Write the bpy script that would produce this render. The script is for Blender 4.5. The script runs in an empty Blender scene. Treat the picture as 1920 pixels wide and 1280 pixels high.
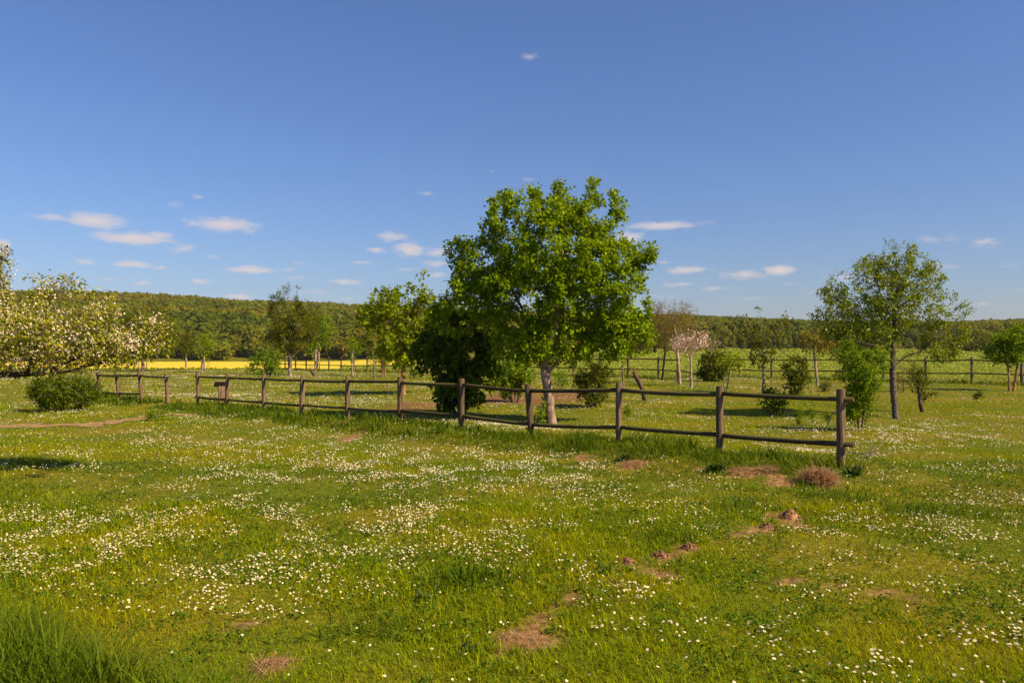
import bpy, math
import numpy as np
from mathutils import Vector

SC = bpy.context.scene
COL = SC.collection
PI = math.pi
F = 1464.0          # focal length of the photograph in its own pixels
EYE = 1.85          # camera height
HZ = 658.0          # row of the eye level in the photograph

# ------------------------------------------------------------------ camera
cam_d = bpy.data.cameras.new('camera')
cam = bpy.data.objects.new('camera', cam_d)
COL.objects.link(cam)
cam.location = (0, 0, EYE)
cam.rotation_euler = (math.radians(90), 0, 0)
cam_d.sensor_width = 36.0
cam_d.lens = 36.0 * F / 1920.0
cam_d.shift_y = (HZ - 640.0) / 1920.0
cam_d.clip_start = 0.1
cam_d.clip_end = 6000
SC.camera = cam

# ------------------------------------------------------------------ light
SUN_EL = math.radians(42)
SUN_AZ = math.radians(119)      # clockwise from +Y: right of the camera, a little behind it
world = bpy.data.worlds.new('World')
SC.world = world
world.use_nodes = True
WT = world.node_tree
sun_d = bpy.data.lights.new('sun', 'SUN')
sun_d.energy = 5.0
sun_d.angle = math.radians(0.5)
sun_d.color = (1.0, 0.84, 0.55)
sun = bpy.data.objects.new('sun', sun_d)
COL.objects.link(sun)
sdir = Vector((math.sin(SUN_AZ) * math.cos(SUN_EL), math.cos(SUN_AZ) * math.cos(SUN_EL), math.sin(SUN_EL)))
sun.rotation_euler = sdir.to_track_quat('Z', 'Y').to_euler()
sun.location = (20, -5, 30)
SC.view_settings.view_transform = 'Standard'
SC.view_settings.look = 'None'
SC.view_settings.exposure = 0.66
SC.view_settings.gamma = 1.0
SC.view_settings.use_curve_mapping = False
SC.cycles.max_bounces = 6
SC.cycles.diffuse_bounces = 3
SC.cycles.transmission_bounces = 3
SC.cycles.transparent_max_bounces = 4
SC.cycles.use_adaptive_sampling = True


def build_world():
    n, l = WT.nodes, WT.links
    n.clear()
    out = n.new('ShaderNodeOutputWorld')
    bg = n.new('ShaderNodeBackground')
    sky = n.new('ShaderNodeTexSky')
    sky.sky_type = 'NISHITA'
    sky.sun_disc = False
    sky.sun_elevation = SUN_EL
    sky.sun_rotation = SUN_AZ
    sky.altitude = 0
    sky.air_density = 1.3
    sky.dust_density = 0.4
    sky.ozone_density = 9.0
    bg.inputs['Strength'].default_value = 0.085
    tc = n.new('ShaderNodeTexCoord')
    sep = n.new('ShaderNodeSeparateXYZ')
    l.new(tc.outputs['Generated'], sep.inputs[0])

    def m(op, a, b=None, c=None, clamp=False):
        x = n.new('ShaderNodeMath'); x.operation = op; x.use_clamp = clamp
        for i, v in enumerate((a, b, c)):
            if v is None: continue
            if isinstance(v, (int, float)): x.inputs[i].default_value = v
            else: l.new(v, x.inputs[i])
        return x.outputs[0]
    az = m('ARCTAN2', sep.outputs[0], sep.outputs[1])
    el = m('ARCSINE', sep.outputs[2])
    # billowing of the cloud outlines
    cmb = n.new('ShaderNodeCombineXYZ'); l.new(az, cmb.inputs[0]); l.new(el, cmb.inputs[1])
    mp = n.new('ShaderNodeMapping'); mp.inputs['Scale'].default_value = (55, 140, 1); l.new(cmb.outputs[0], mp.inputs[0])
    nz = n.new('ShaderNodeTexNoise'); nz.inputs['Scale'].default_value = 1.0; nz.inputs['Detail'].default_value = 4
    nz.inputs['Roughness'].default_value = 0.6
    l.new(mp.outputs[0], nz.inputs['Vector'])
    # (column, row, half width, half height, strength) of each small cumulus, as directions
    clouds = [(175, 414, 62, 16, .85), (110, 408, 50, 9, .45), (250, 447, 78, 13, .95), (300, 441, 30, 8, .7), (342, 467, 34, 11, .45),
              (420, 421, 76, 15, .8), (462, 430, 36, 11, .5), (160, 491, 26, 6, .5), (250, 496, 44, 8, .75), (300, 502, 18, 6, .5),
              (470, 506, 50, 9, .85), (545, 504, 30, 6, .35), (268, 531, 18, 6, .6), (372, 527, 26, 7, .5), (450, 557, 30, 8, .75),
              (555, 521, 34, 7, .4), (648, 528, 44, 7, .6), (734, 444, 42, 12, .6), (705, 468, 22, 8, .6), (768, 468, 36, 17, .85),
              (820, 472, 40, 15, .55), (815, 494, 34, 10, .5), (820, 515, 30, 8, .5), (680, 492, 26, 5, .4),
              (1240, 423, 76, 10, .85), (1180, 446, 34, 16, .8), (1310, 418, 46, 5, .35), (1290, 506, 58, 9, .7), (1245, 492, 22, 5, .4),
              (1462, 506, 34, 11, 1.0), (1398, 515, 52, 12, .6), (1275, 533, 48, 8, .4), (1480, 533, 30, 4, .3),
              (1580, 520, 34, 14, .4), (1755, 448, 52, 12, .35), (1848, 453, 30, 12, .45), (1765, 500, 38, 10, .4), (1520, 461, 26, 5, .25),
              (990, 107, 26, 9, .35), (868, 43, 14, 6, .2), (800, 362, 26, 6, .35), (990, 336, 24, 6, .35), (330, 383, 16, 7, .4),
              (372, 370, 14, 5, .35), (5, 458, 16, 12, .7), (1240, 555, 40, 7, .3), (920, 322, 10, 4, .25), (60, 520, 30, 5, .4), (130, 545, 26, 5, .35), (205, 524, 22, 4, .35), (395, 480, 22, 5, .35), (560, 492, 26, 5, .3), (600, 548, 40, 6, .35), (650, 560, 30, 5, .35), (760, 505, 26, 5, .35), (1340, 540, 40, 6, .4), (1400, 560, 44, 5, .35), (1530, 548, 40, 6, .3), (1660, 480, 22, 5, .3), (1880, 500, 26, 6, .35), (1840, 570, 40, 5, .35), (1220, 575, 30, 5, .35), (330, 550, 34, 5, .4), (1910, 545, 16, 5, .3)]
    acc = None
    for (cx, cy, rx, ry, s) in clouds:
        a0 = math.atan2(cx - 960, F)
        h = math.hypot(cx - 960, F)
        e0 = math.atan2(HZ - cy, h)
        sub = n.new('ShaderNodeVectorMath'); sub.operation = 'SUBTRACT'
        l.new(cmb.outputs[0], sub.inputs[0]); sub.inputs[1].default_value = (a0, e0, 0)
        mul = n.new('ShaderNodeVectorMath'); mul.operation = 'MULTIPLY'
        l.new(sub.outputs[0], mul.inputs[0]); mul.inputs[1].default_value = (F / rx * .96, F / ry * .92, 0)
        ln = n.new('ShaderNodeVectorMath'); ln.operation = 'LENGTH'
        l.new(mul.outputs[0], ln.inputs[0])
        d = m('MULTIPLY_ADD', ln.outputs[1], -s, s * 1.05)
        acc = d if acc is None else m('MAXIMUM', acc, d)
    nn = m('MULTIPLY_ADD', nz.outputs[0], 1.25, -0.6)
    dens = m('ADD', acc, nn)
    mr = n.new('ShaderNodeMapRange'); mr.interpolation_type = 'SMOOTHSTEP'
    mr.inputs['From Min'].default_value = 0.05; mr.inputs['From Max'].default_value = 0.6
    l.new(dens, mr.inputs['Value'])
    gate = m('GREATER_THAN', acc, 0.0)
    fac = m('MULTIPLY', m('MULTIPLY', mr.outputs[0], gate), m('MULTIPLY_ADD', acc, .75, .22, clamp=True))
    tint = n.new('ShaderNodeMixRGB'); tint.blend_type = 'MULTIPLY'; tint.inputs[0].default_value = 1
    tint.inputs[2].default_value = (0.765, 0.74, 0.885, 1)
    l.new(sky.outputs[0], tint.inputs[1])
    mix = n.new('ShaderNodeMixRGB'); mix.blend_type = 'MIX'
    mix.inputs[2].default_value = (5.7, 5.0, 4.8, 1)
    l.new(fac, mix.inputs[0]); l.new(tint.outputs[0], mix.inputs[1])
    l.new(mix.outputs[0], bg.inputs['Color'])
    l.new(bg.outputs[0], out.inputs['Surface'])


build_world()

# ------------------------------------------------------------------ numeric helpers
def sstep(a, b, x):
    t = np.clip((np.asarray(x, float) - a) / (b - a), 0, 1)
    return t * t * (3 - 2 * t)


def _hash(ix, iy, iz, seed):
    h = (ix.astype(np.int64) * 374761393 + iy.astype(np.int64) * 668265263 + iz.astype(np.int64) * 2147483647 + seed * 974711) & 0xffffffff
    h = ((h ^ (h >> 13)) * 1274126177) & 0xffffffff
    h = h ^ (h >> 16)
    return (h & 0xffff) / 65535.0


def vnoise(p, seed=0):
    p = np.asarray(p, float)
    if p.shape[1] == 2: p = np.column_stack([p, np.zeros(len(p))])
    i = np.floor(p); f = p - i; f = f * f * (3 - 2 * f)
    r = 0
    for dx in (0, 1):
        for dy in (0, 1):
            for dz in (0, 1):
                w = (f[:, 0] if dx else 1 - f[:, 0]) * (f[:, 1] if dy else 1 - f[:, 1]) * (f[:, 2] if dz else 1 - f[:, 2])
                r = r + w * _hash(i[:, 0] + dx, i[:, 1] + dy, i[:, 2] + dz, seed)
    return r


def fbm(p, octv=3, seed=0):
    p = np.asarray(p, float); r = 0; a = 1; t = 0
    for k in range(octv):
        r = r + a * vnoise(p * 2 ** k + 17.3 * k, seed + k); t += a; a *= .5
    return r / t


# the line of the near fence: right end post to the far left end post
FA0 = np.array([5.0, 11.87]); FA1 = np.array([-10.5, 26.2])
FD = (FA1 - FA0) / np.linalg.norm(FA1 - FA0)
FN = np.array([-FD[1], FD[0]])        # points to the camera side or away, fixed below
if FN @ np.array([0, -1.0]) < 0: FN = -FN

RIDGE_X = np.array([-700, -300, 0, 160, 285, 385, 460, 522, 610, 690, 900, 1180, 1300, 1391, 1468, 1520, 1600, 1789, 1834, 1871, 1960, 2300, 2700.])
RIDGE_Y = np.array([560, 552, 549, 551, 556, 562, 569, 570, 573, 577, 588, 594, 596, 601, 605, 609, 611, 611, 610, 607, 604, 600, 600.])


def H(x, y):
    """height of the ground"""
    x = np.asarray(x, float); y = np.asarray(y, float)
    ys = np.maximum(y, 1.0)
    a = x / ys
    L = 1 - sstep(-.26, .04, a)
    hl = .13 * sstep(22, 42, y) - 1.35 * sstep(75, 97, y) - 1.8 * sstep(97, 320, y)
    hr = .34 * sstep(20, 38, y) + 1.62 * sstep(42, 240, y)
    z = L * hl + (1 - L) * hr
    # small undulation of the lawn
    und = .035 * np.sin(x * .9 + .4 * y) * np.sin(y * .55 - .3 * x + 1) + .02 * np.sin(2.3 * x + 1.1 * y)
    z = z + und * (1 - sstep(40, 80, y))
    # low bank carrying the near fence
    px = x - FA0[0]; py = y - FA0[1]
    t = px * FD[0] + py * FD[1]; s = px * FN[0] + py * FN[1]
    on = sstep(-1.5, .3, t) * (1 - sstep(21, 23, t))
    z = z + on * (.10 * sstep(1.9, .5, s) * sstep(-3.0, -.4, s))
    # hills
    pxl = 960 + a * F
    tan_e = (HZ - np.interp(pxl, RIDGE_X, RIDGE_Y)) / F
    R = 760 + 420 * sstep(-.08, .12, a)
    F0 = 330 + 40 * sstep(0, .2, a)
    top = EYE + tan_e * R - 9.5
    k = np.clip((y - F0) / (R - F0), 0, 1)
    prof = k ** .85
    z = z + np.where(y > F0, (top - z) * prof, 0)
    return z


def at(px, d, py=None, z=None):
    """point at depth d seen in column px (and row py)"""
    return np.array([(px - 960) / F * d, d, EYE - (py - HZ) / F * d if z is None else z])


def ground(px, py):
    """the point of the ground seen at pixel (px, py) of the photograph"""
    lo, hi = 2.0, 300.0
    for _ in range(60):
        m = (lo + hi) / 2
        z = float(H((px - 960) / F * m, m)); row = HZ + (EYE - z) / m * F
        if row > py: lo = m
        else: hi = m
    d = (lo + hi) / 2
    return np.array([(px - 960) / F * d, d, float(H((px - 960) / F * d, d))])


# ------------------------------------------------------------------ mesh helpers
def mesh_np(name, V, faces, tint=None, smooth=False):
    """faces: list of (m,k) index arrays; tint: per-face float"""
    me = bpy.data.meshes.new(name)
    V = np.asarray(V, np.float32)
    me.vertices.add(len(V)); me.vertices.foreach_set('co', V.ravel())
    loops = np.concatenate([f.ravel() for f in faces]).astype(np.int32)
    tot = np.concatenate([np.full(len(f), f.shape[1]) for f in faces]).astype(np.int32)
    st = np.concatenate([[0], np.cumsum(tot)[:-1]]).astype(np.int32)
    me.loops.add(len(loops)); me.loops.foreach_set('vertex_index', loops)
    me.polygons.add(len(tot)); me.polygons.foreach_set('loop_start', st); me.polygons.foreach_set('loop_total', tot)
    if smooth: me.polygons.foreach_set('use_smooth', np.ones(len(tot), bool))
    me.update(calc_edges=True)
    if tint is not None:
        at_ = me.attributes.new('tint', 'FLOAT', 'FACE')
        at_.data.foreach_set('value', np.asarray(tint, np.float32))
    return me


def link(name, me, mat=None, parent=None, loc=None):
    o = bpy.data.objects.new(name, me)
    COL.objects.link(o)
    if mat is not None: me.materials.append(mat)
    if parent is not None: o.parent = parent
    if loc is not None: o.location = tuple(loc)
    return o


def thing(name, label, cat, loc=(0, 0, 0), group=None):
    o = bpy.data.objects.new(name, None); COL.objects.link(o)
    o.location = tuple(float(v) for v in loc); o.empty_display_size = .2
    o['label'] = label; o['category'] = cat
    if group: o['group'] = group
    return o


def tag(o, label=None, cat=None, group=None, kind=None):
    if label: o['label'] = label
    if cat: o['category'] = cat
    if group: o['group'] = group
    if kind: o['kind'] = kind
    return o


def norm(v):
    return v / np.maximum(np.linalg.norm(v, axis=-1, keepdims=True), 1e-9)


def stamp(T, TF, P, D, N, S):
    """copies of a template (x along D, z along N) at P with size S -> V, faces"""
    D = norm(D); B = norm(np.cross(N, D)); N = np.cross(D, B)
    S = np.asarray(S, float)
    if S.ndim == 1: S = np.column_stack([S, S, S])
    V = (P[:, None, :] + D[:, None, :] * (T[None, :, 0:1] * S[:, None, 0:1]) + B[:, None, :] * (T[None, :, 1:2] * S[:, None, 1:2])
         + N[:, None, :] * (T[None, :, 2:3] * S[:, None, 2:3]))
    n, k = len(P), len(T)
    off = (np.arange(n) * k)[:, None, None]
    return V.reshape(-1, 3), [(off + f[None]).reshape(-1, f.shape[1]) for f in TF]


# leaf shapes
def _half(pts):
    up = [(x, y, .22 * y) for x, y in pts]; dn = [(x, -y, .22 * y) for x, y in pts]
    return up, dn
_lob = [(.12, .2), (.05, .46), (.3, .34), (.48, .56), (.6, .26), (.8, .3)]
_u, _d = _half(_lob)
LOBED = np.array([(0, 0, 0), (1, 0, -.05)] + _u + _d, float)
LOBED_F = [np.array([[0, 1, 7, 6, 5, 4, 3, 2], [0, 8, 9, 10, 11, 12, 13, 1]])]
OVAL = np.array([(0, 0, 0), (.45, .27, .09), (1, 0, -.1), (.45, -.27, .09)], float)
OVAL_F = [np.array([[0, 2, 1], [0, 3, 2]])]
NARROW = OVAL * [1, .6, 1]
PENT = np.array([(math.cos(k * 2 * PI / 5), math.sin(k * 2 * PI / 5), 0) for k in range(5)], float)
PENT_F = [np.array([[0, 1, 2, 3, 4]])]
SHAPES = {'lobed': (LOBED, LOBED_F), 'oval': (OVAL, OVAL_F), 'narrow': (NARROW, OVAL_F)}


def tube(path, radii, sides=8, cap=True, rng=None, rough=0.0):
    """one tube through a list of points"""
    P = np.asarray(path, float); n = len(P)
    T = norm(np.gradient(P, axis=0))
    ref = np.array([1.0, 0, 0]) if abs(T[0][0]) < .8 else np.array([0, 1.0, 0])
    V = []
    u = norm(np.cross(T[0], ref))
    for i in range(n):
        u = norm(u - T[i] * (u @ T[i])); v = np.cross(T[i], u)
        for k in range(sides):
            a = 2 * PI * k / sides
            r = radii[i] * (1 + (rng.uniform(-rough, rough) if rng is not None and rough else 0))
            V.append(P[i] + r * (math.cos(a) * u + math.sin(a) * v))
    V = np.array(V)
    q = []
    for i in range(n - 1):
        for k in range(sides):
            k2 = (k + 1) % sides
            q.append((i * sides + k, i * sides + k2, (i + 1) * sides + k2, (i + 1) * sides + k))
    fs = [np.array(q)]
    if cap:
        fs.append(np.array([list(range(sides))[::-1], [(n - 1) * sides + k for k in range(sides)]]))
    return V, fs


def join(parts):
    V = []; byk = {}; off = 0
    for v, fs in parts:
        for f in fs: byk.setdefault(f.shape[1], []).append(f + off)
        V.append(v); off += len(v)
    return np.concatenate(V), [np.concatenate(x) for x in byk.values()]


# ------------------------------------------------------------------ materials
def new_mat(name):
    m = bpy.data.materials.new(name); m.use_nodes = True
    m.node_tree.nodes.clear()
    return m, m.node_tree.nodes, m.node_tree.links


def ramp(n, stops):
    r = n.new('ShaderNodeValToRGB'); e = r.color_ramp.elements
    while len(e) > 1: e.remove(e[-1])
    e[0].position = stops[0][0]; e[0].color = (*stops[0][1], 1)
    for p, c in stops[1:]:
        x = e.new(p); x.color = (*c, 1)
    return r


def leaf_mat(name, cols, trans=.35, rough=.45, patch=None, tint=False, gloss=.07, scale=.6, trans_gain=1.3):
    """cols: colours found among the leaves (random per leaf); patch: second set of colours mixed in by a broad noise"""
    m, n, l = new_mat(name)
    out = n.new('ShaderNodeOutputMaterial')
    geo = n.new('ShaderNodeNewGeometry')
    k = len(cols)
    if tint:
        at_ = n.new('ShaderNodeAttribute'); at_.attribute_name = 'tint'; src = at_.outputs['Fac']
    else:
        src = geo.outputs['Random Per Island']
    r = ramp(n, [(i / max(k - 1, 1), c) for i, c in enumerate(cols)])
    l.new(src, r.inputs[0])
    col = r.outputs[0]
    if patch:
        nz = n.new('ShaderNodeTexNoise'); nz.inputs['Scale'].default_value = scale; nz.inputs['Detail'].default_value = 4
        l.new(geo.outputs['Position'], nz.inputs['Vector'])
        mr = n.new('ShaderNodeMapRange'); mr.inputs['From Min'].default_value = .4; mr.inputs['From Max'].default_value = .62
        l.new(nz.outputs[0], mr.inputs[0])
        r2 = ramp(n, [(i / max(len(patch) - 1, 1), c) for i, c in enumerate(patch)])
        l.new(src, r2.inputs[0])
        mx = n.new('ShaderNodeMixRGB'); l.new(mr.outputs[0], mx.inputs[0]); l.new(col, mx.inputs[1]); l.new(r2.outputs[0], mx.inputs[2])
        col = mx.outputs[0]
    if tint:
        hv = n.new('ShaderNodeHueSaturation'); mm = n.new('ShaderNodeMapRange')
        mm.inputs['To Min'].default_value = .88; mm.inputs['To Max'].default_value = 1.12
        l.new(geo.outputs['Random Per Island'], mm.inputs[0]); l.new(mm.outputs[0], hv.inputs['Value']); l.new(col, hv.inputs['Color'])
        col = hv.outputs[0]
    p = n.new('ShaderNodeBsdfPrincipled')
    p.inputs['Roughness'].default_value = rough
    p.inputs['Specular IOR Level'].default_value = gloss
    l.new(col, p.inputs['Base Color'])
    if trans > 0:
        t = n.new('ShaderNodeBsdfTranslucent')
        g = n.new('ShaderNodeMixRGB'); g.blend_type = 'MULTIPLY'; g.inputs[0].default_value = 1
        g.inputs[2].default_value = (trans_gain * 1.15, trans_gain, trans_gain * .5, 1)
        l.new(col, g.inputs[1]); l.new(g.outputs[0], t.inputs[0])
        mx = n.new('ShaderNodeMixShader'); mx.inputs[0].default_value = trans
        l.new(p.outputs[0], mx.inputs[1]); l.new(t.outputs[0], mx.inputs[2]); l.new(mx.outputs[0], out.inputs[0])
    else:
        l.new(p.outputs[0], out.inputs[0])
    return m


def rough_mat(name, c1, c2, scale=8, stretch=(1, 1, 1), bump=.3, rough=.9, moss=None, c3=None, crack=None):
    m, n, l = new_mat(name)
    out = n.new('ShaderNodeOutputMaterial'); p = n.new('ShaderNodeBsdfPrincipled')
    p.inputs['Roughness'].default_value = rough; p.inputs['Specular IOR Level'].default_value = .2
    tc = n.new('ShaderNodeTexCoord'); mp = n.new('ShaderNodeMapping'); mp.inputs['Scale'].default_value = stretch
    l.new(tc.outputs['Object'], mp.inputs[0])
    nz = n.new('ShaderNodeTexNoise'); nz.inputs['Scale'].default_value = scale; nz.inputs['Detail'].default_value = 6; nz.inputs['Roughness'].default_value = .65
    l.new(mp.outputs[0], nz.inputs['Vector'])
    st = [(.36, c1), (.62, c2)]
    if c3: st.append((.74, c3))
    r = ramp(n, st); l.new(nz.outputs[0], r.inputs[0])
    col = r.outputs[0]
    if crack:
        # grey weathered areas and thin dark drying cracks along the grain
        m2 = n.new('ShaderNodeMapping'); m2.inputs['Scale'].default_value = tuple(v * v if v < 1 else v for v in stretch); l.new(tc.outputs['Object'], m2.inputs[0])
        nc = n.new('ShaderNodeTexNoise'); nc.inputs['Scale'].default_value = scale * 3.2; nc.inputs['Detail'].default_value = 2; l.new(m2.outputs[0], nc.inputs['Vector'])
        rc = ramp(n, [(.34, (.18, .16, .14)), (.42, (1, 1, 1))]); l.new(nc.outputs[0], rc.inputs[0])
        ng = n.new('ShaderNodeTexNoise'); ng.inputs['Scale'].default_value = 3.5; ng.inputs['Detail'].default_value = 3; l.new(tc.outputs['Object'], ng.inputs['Vector'])
        mg = n.new('ShaderNodeMapRange'); mg.inputs['From Min'].default_value = .45; mg.inputs['From Max'].default_value = .7; mg.inputs['To Max'].default_value = .3; l.new(ng.outputs[0], mg.inputs[0])
        xg = n.new('ShaderNodeMixRGB'); l.new(mg.outputs[0], xg.inputs[0]); l.new(col, xg.inputs[1]); xg.inputs[2].default_value = (*crack, 1)
        xc = n.new('ShaderNodeMixRGB'); xc.blend_type = 'MULTIPLY'; xc.inputs[0].default_value = 1; l.new(xg.outputs[0], xc.inputs[1]); l.new(rc.outputs[0], xc.inputs[2])
        col = xc.outputs[0]
    if moss:
        geo = n.new('ShaderNodeNewGeometry'); sp = n.new('ShaderNodeSeparateXYZ'); l.new(geo.outputs['Normal'], sp.inputs[0])
        n2 = n.new('ShaderNodeTexNoise'); n2.inputs['Scale'].default_value = 5; n2.inputs['Detail'].default_value = 4; l.new(geo.outputs['Position'], n2.inputs['Vector'])
        ad = n.new('ShaderNodeMath'); ad.operation = 'MULTIPLY_ADD'; l.new(sp.outputs[2], ad.inputs[0]); ad.inputs[1].default_value = .45; l.new(n2.outputs[0], ad.inputs[2])
        mr = n.new('ShaderNodeMapRange'); mr.inputs['From Min'].default_value = .55; mr.inputs['From Max'].default_value = .95; l.new(ad.outputs[0], mr.inputs[0])
        mx = n.new('ShaderNodeMixRGB'); l.new(mr.outputs[0], mx.inputs[0]); l.new(col, mx.inputs[1]); mx.inputs[2].default_value = (*moss, 1)
        col = mx.outputs[0]
    oi = n.new('ShaderNodeObjectInfo'); vr = n.new('ShaderNodeMapRange'); vr.inputs['To Min'].default_value = .72; vr.inputs['To Max'].default_value = 1.2
    hs = n.new('ShaderNodeHueSaturation'); l.new(oi.outputs['Random'], vr.inputs[0]); l.new(vr.outputs[0], hs.inputs['Value']); l.new(col, hs.inputs['Color']); col = hs.outputs[0]
    l.new(col, p.inputs['Base Color'])
    b = n.new('ShaderNodeBump'); b.inputs['Strength'].default_value = bump; b.inputs['Distance'].default_value = .02
    l.new(nz.outputs[0], b.inputs['Height']); l.new(b.outputs[0], p.inputs['Normal'])
    l.new(p.outputs[0], out.inputs[0])
    return m


M = {}
M['bark_brown'] = rough_mat('brown_bark', (.05, .032, .02), (.17, .11, .075), 14, (1, 1, .25), .6)
M['bark_pale'] = rough_mat('pale_bark', (.16, .11, .075), (.42, .31, .23), 14, (1, 1, .3), .5)
M['bark_maple'] = rough_mat('maple_bark', (.13, .08, .055), (.46, .31, .23), 16, (1, 1, .2), .7)
M['bark_dark'] = rough_mat('dark_bark', (.02, .014, .01), (.07, .05, .038), 14, (1, 1, .3), .6)
M['bark_birch'] = rough_mat('flecked_bark', (.05, .035, .03), (.30, .25, .21), 12, (1, 1, 1.6), .4)
M['bark_dark_fleck'] = rough_mat('dark_flecked_bark', (.03, .02, .015), (.17, .13, .10), 14, (1, 1, 1.2), .5)
M['bark_orange'] = rough_mat('orange_bark', (.16, .075, .03), (.42, .22, .10), 14, (1, 1, .3), .5)
M['post'] = rough_mat('weathered_post_wood', (.07, .040, .020), (.25, .155, .086), 22, (1, 1, .09), .7, moss=(.10, .07, .035), c3=(.36, .25, .16), crack=(.24, .19, .14))
M['rail'] = rough_mat('mossy_rail_wood', (.045, .03, .014), (.115, .075, .035), 20, (.12, .12, 1), .6, moss=(.11, .10, .02), crack=(.13, .10, .06))
M['soil'] = rough_mat('bare_soil', (.14, .065, .03), (.38, .19, .095), 9, (1, 1, 1), .9)
M['track'] = rough_mat('worn_track', (.16, .10, .025), (.42, .25, .10), 5, (1, 1, 1), .9)
M['straw'] = leaf_mat('dry_straw', [(.21, .10, .045), (.38, .205, .095), (.50, .31, .16)], .1)
M['board'] = rough_mat('grey_board_wood', (.10, .075, .05), (.26, .20, .14), 12, (.1, 1, 1), .4)

M['leaf_maple'] = leaf_mat('maple_leaf', [(0.112, 0.190, 0.003), (0.190, 0.290, 0.005), (0.319, 0.401, 0.005)], .38)
M['leaf_maple_light'] = leaf_mat('light_maple_leaf', [(0.124, 0.186, 0.004), (0.195, 0.257, 0.004), (0.302, 0.343, 0.005)], .4)
M['leaf_hazel'] = leaf_mat('hazel_leaf', [(0.052, 0.083, 0.005), (0.101, 0.146, 0.007), (0.146, 0.208, 0.012)], .3)
M['leaf_shrub'] = leaf_mat('shrub_leaf', [(0.080, 0.142, 0.003), (0.143, 0.227, 0.005), (0.221, 0.313, 0.006)], .38)
M['leaf_shrub_dark'] = leaf_mat('bush_leaf', [(.05, .075, .003), (.09, .13, .004), (.15, .19, .008)], .28)
M['leaf_olive'] = leaf_mat('olive_leaf', [(0.075, 0.086, 0.003), (0.126, 0.135, 0.004), (0.176, 0.171, 0.006)], .35)
M['leaf_box'] = leaf_mat('small_dark_leaf', [(0.043, 0.062, 0.003), (0.081, 0.104, 0.003), (0.137, 0.145, 0.005)], .3)
M['leaf_apple'] = leaf_mat('apple_leaf', [(0.144, 0.185, 0.006), (0.247, 0.262, 0.011), (0.413, 0.370, 0.022)], .35, rough=.35, gloss=.22)
M['leaf_pear'] = leaf_mat('pear_leaf', [(0.105, 0.158, 0.003), (0.187, 0.239, 0.006), (0.332, 0.370, 0.014)], .32, rough=.35, gloss=.25)
M['leaf_gold'] = leaf_mat('gold_leaf', [(0.156, 0.120, 0.014), (0.240, 0.180, 0.021), (0.192, 0.192, 0.021)], .35)
M['leaf_brown'] = leaf_mat('brown_bud', [(0.144, 0.076, 0.035), (0.240, 0.133, 0.056), (0.192, 0.114, 0.028)], .25)
M['blossom'] = leaf_mat('white_blossom', [(.52, .34, .26), (.70, .54, .40), (.78, .66, .50)], .25, trans_gain=1.0)
M['blossom_pink'] = leaf_mat('pink_blossom', [(.55, .34, .31), (.74, .52, .46), (.85, .70, .62)], .25, trans_gain=1.0)

GRASS_A = [(.085, .125, .002), (.16, .215, .003), (.245, .30, .004), (.36, .385, .008)]
GRASS_B = [(.14, .15, .002), (.25, .26, .003), (.33, .335, .004), (.44, .40, .012)]
M['grass'] = leaf_mat('lawn_grass', GRASS_A, .35, patch=GRASS_B, scale=.45, rough=.8, gloss=0.0)
M['tall'] = leaf_mat('tall_grass', [(0.048, 0.086, 0.004), (0.079, 0.137, 0.005), (0.136, 0.196, 0.010)], .38, patch=[(0.079, 0.119, 0.005), (0.127, 0.170, 0.006), (0.191, 0.231, 0.013)], scale=.9, rough=.5, gloss=.04)
M['weed'] = leaf_mat('weed_leaf', [(0.036, 0.066, 0.011), (0.064, 0.110, 0.016), (0.100, 0.143, 0.018)], .3)
M['clover'] = leaf_mat('clover_leaf', [(.05, .10, .005), (.09, .16, .008), (.16, .23, .015)], .3, gloss=.04)
M['petal'] = leaf_mat('daisy_petal', [(0.651, 0.558, 0.396), (0.704, 0.623, 0.462), (0.722, 0.541, 0.409)], .15, trans_gain=1.0)
M['yellow'] = leaf_mat('daisy_centre', [(.65, .42, .02), (.75, .5, .03)], 0)
M['crop'] = leaf_mat('crop_leaf', [(0.143, 0.204, 0.020), (0.221, 0.276, 0.028), (0.338, 0.372, 0.056)], .3, patch=[(0.182, 0.228, 0.024), (0.273, 0.300, 0.032), (0.390, 0.396, 0.064)], scale=.15)
M['rape'] = leaf_mat('rapeseed_flower', [(.62, .46, .004), (.72, .56, .005), (.50, .44, .01)], .2, trans_gain=1.0)
FOREST = [(.062, .095, .005), (.098, .13, .006), (.14, .165, .008), (.185, .187, .010), (.215, .182, .013), (.215, .165, .024), (.205, .145, .055)]
M['forest'] = leaf_mat('woodland_canopy', FOREST, .42, tint=True, rough=.7, gloss=.1)


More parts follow.
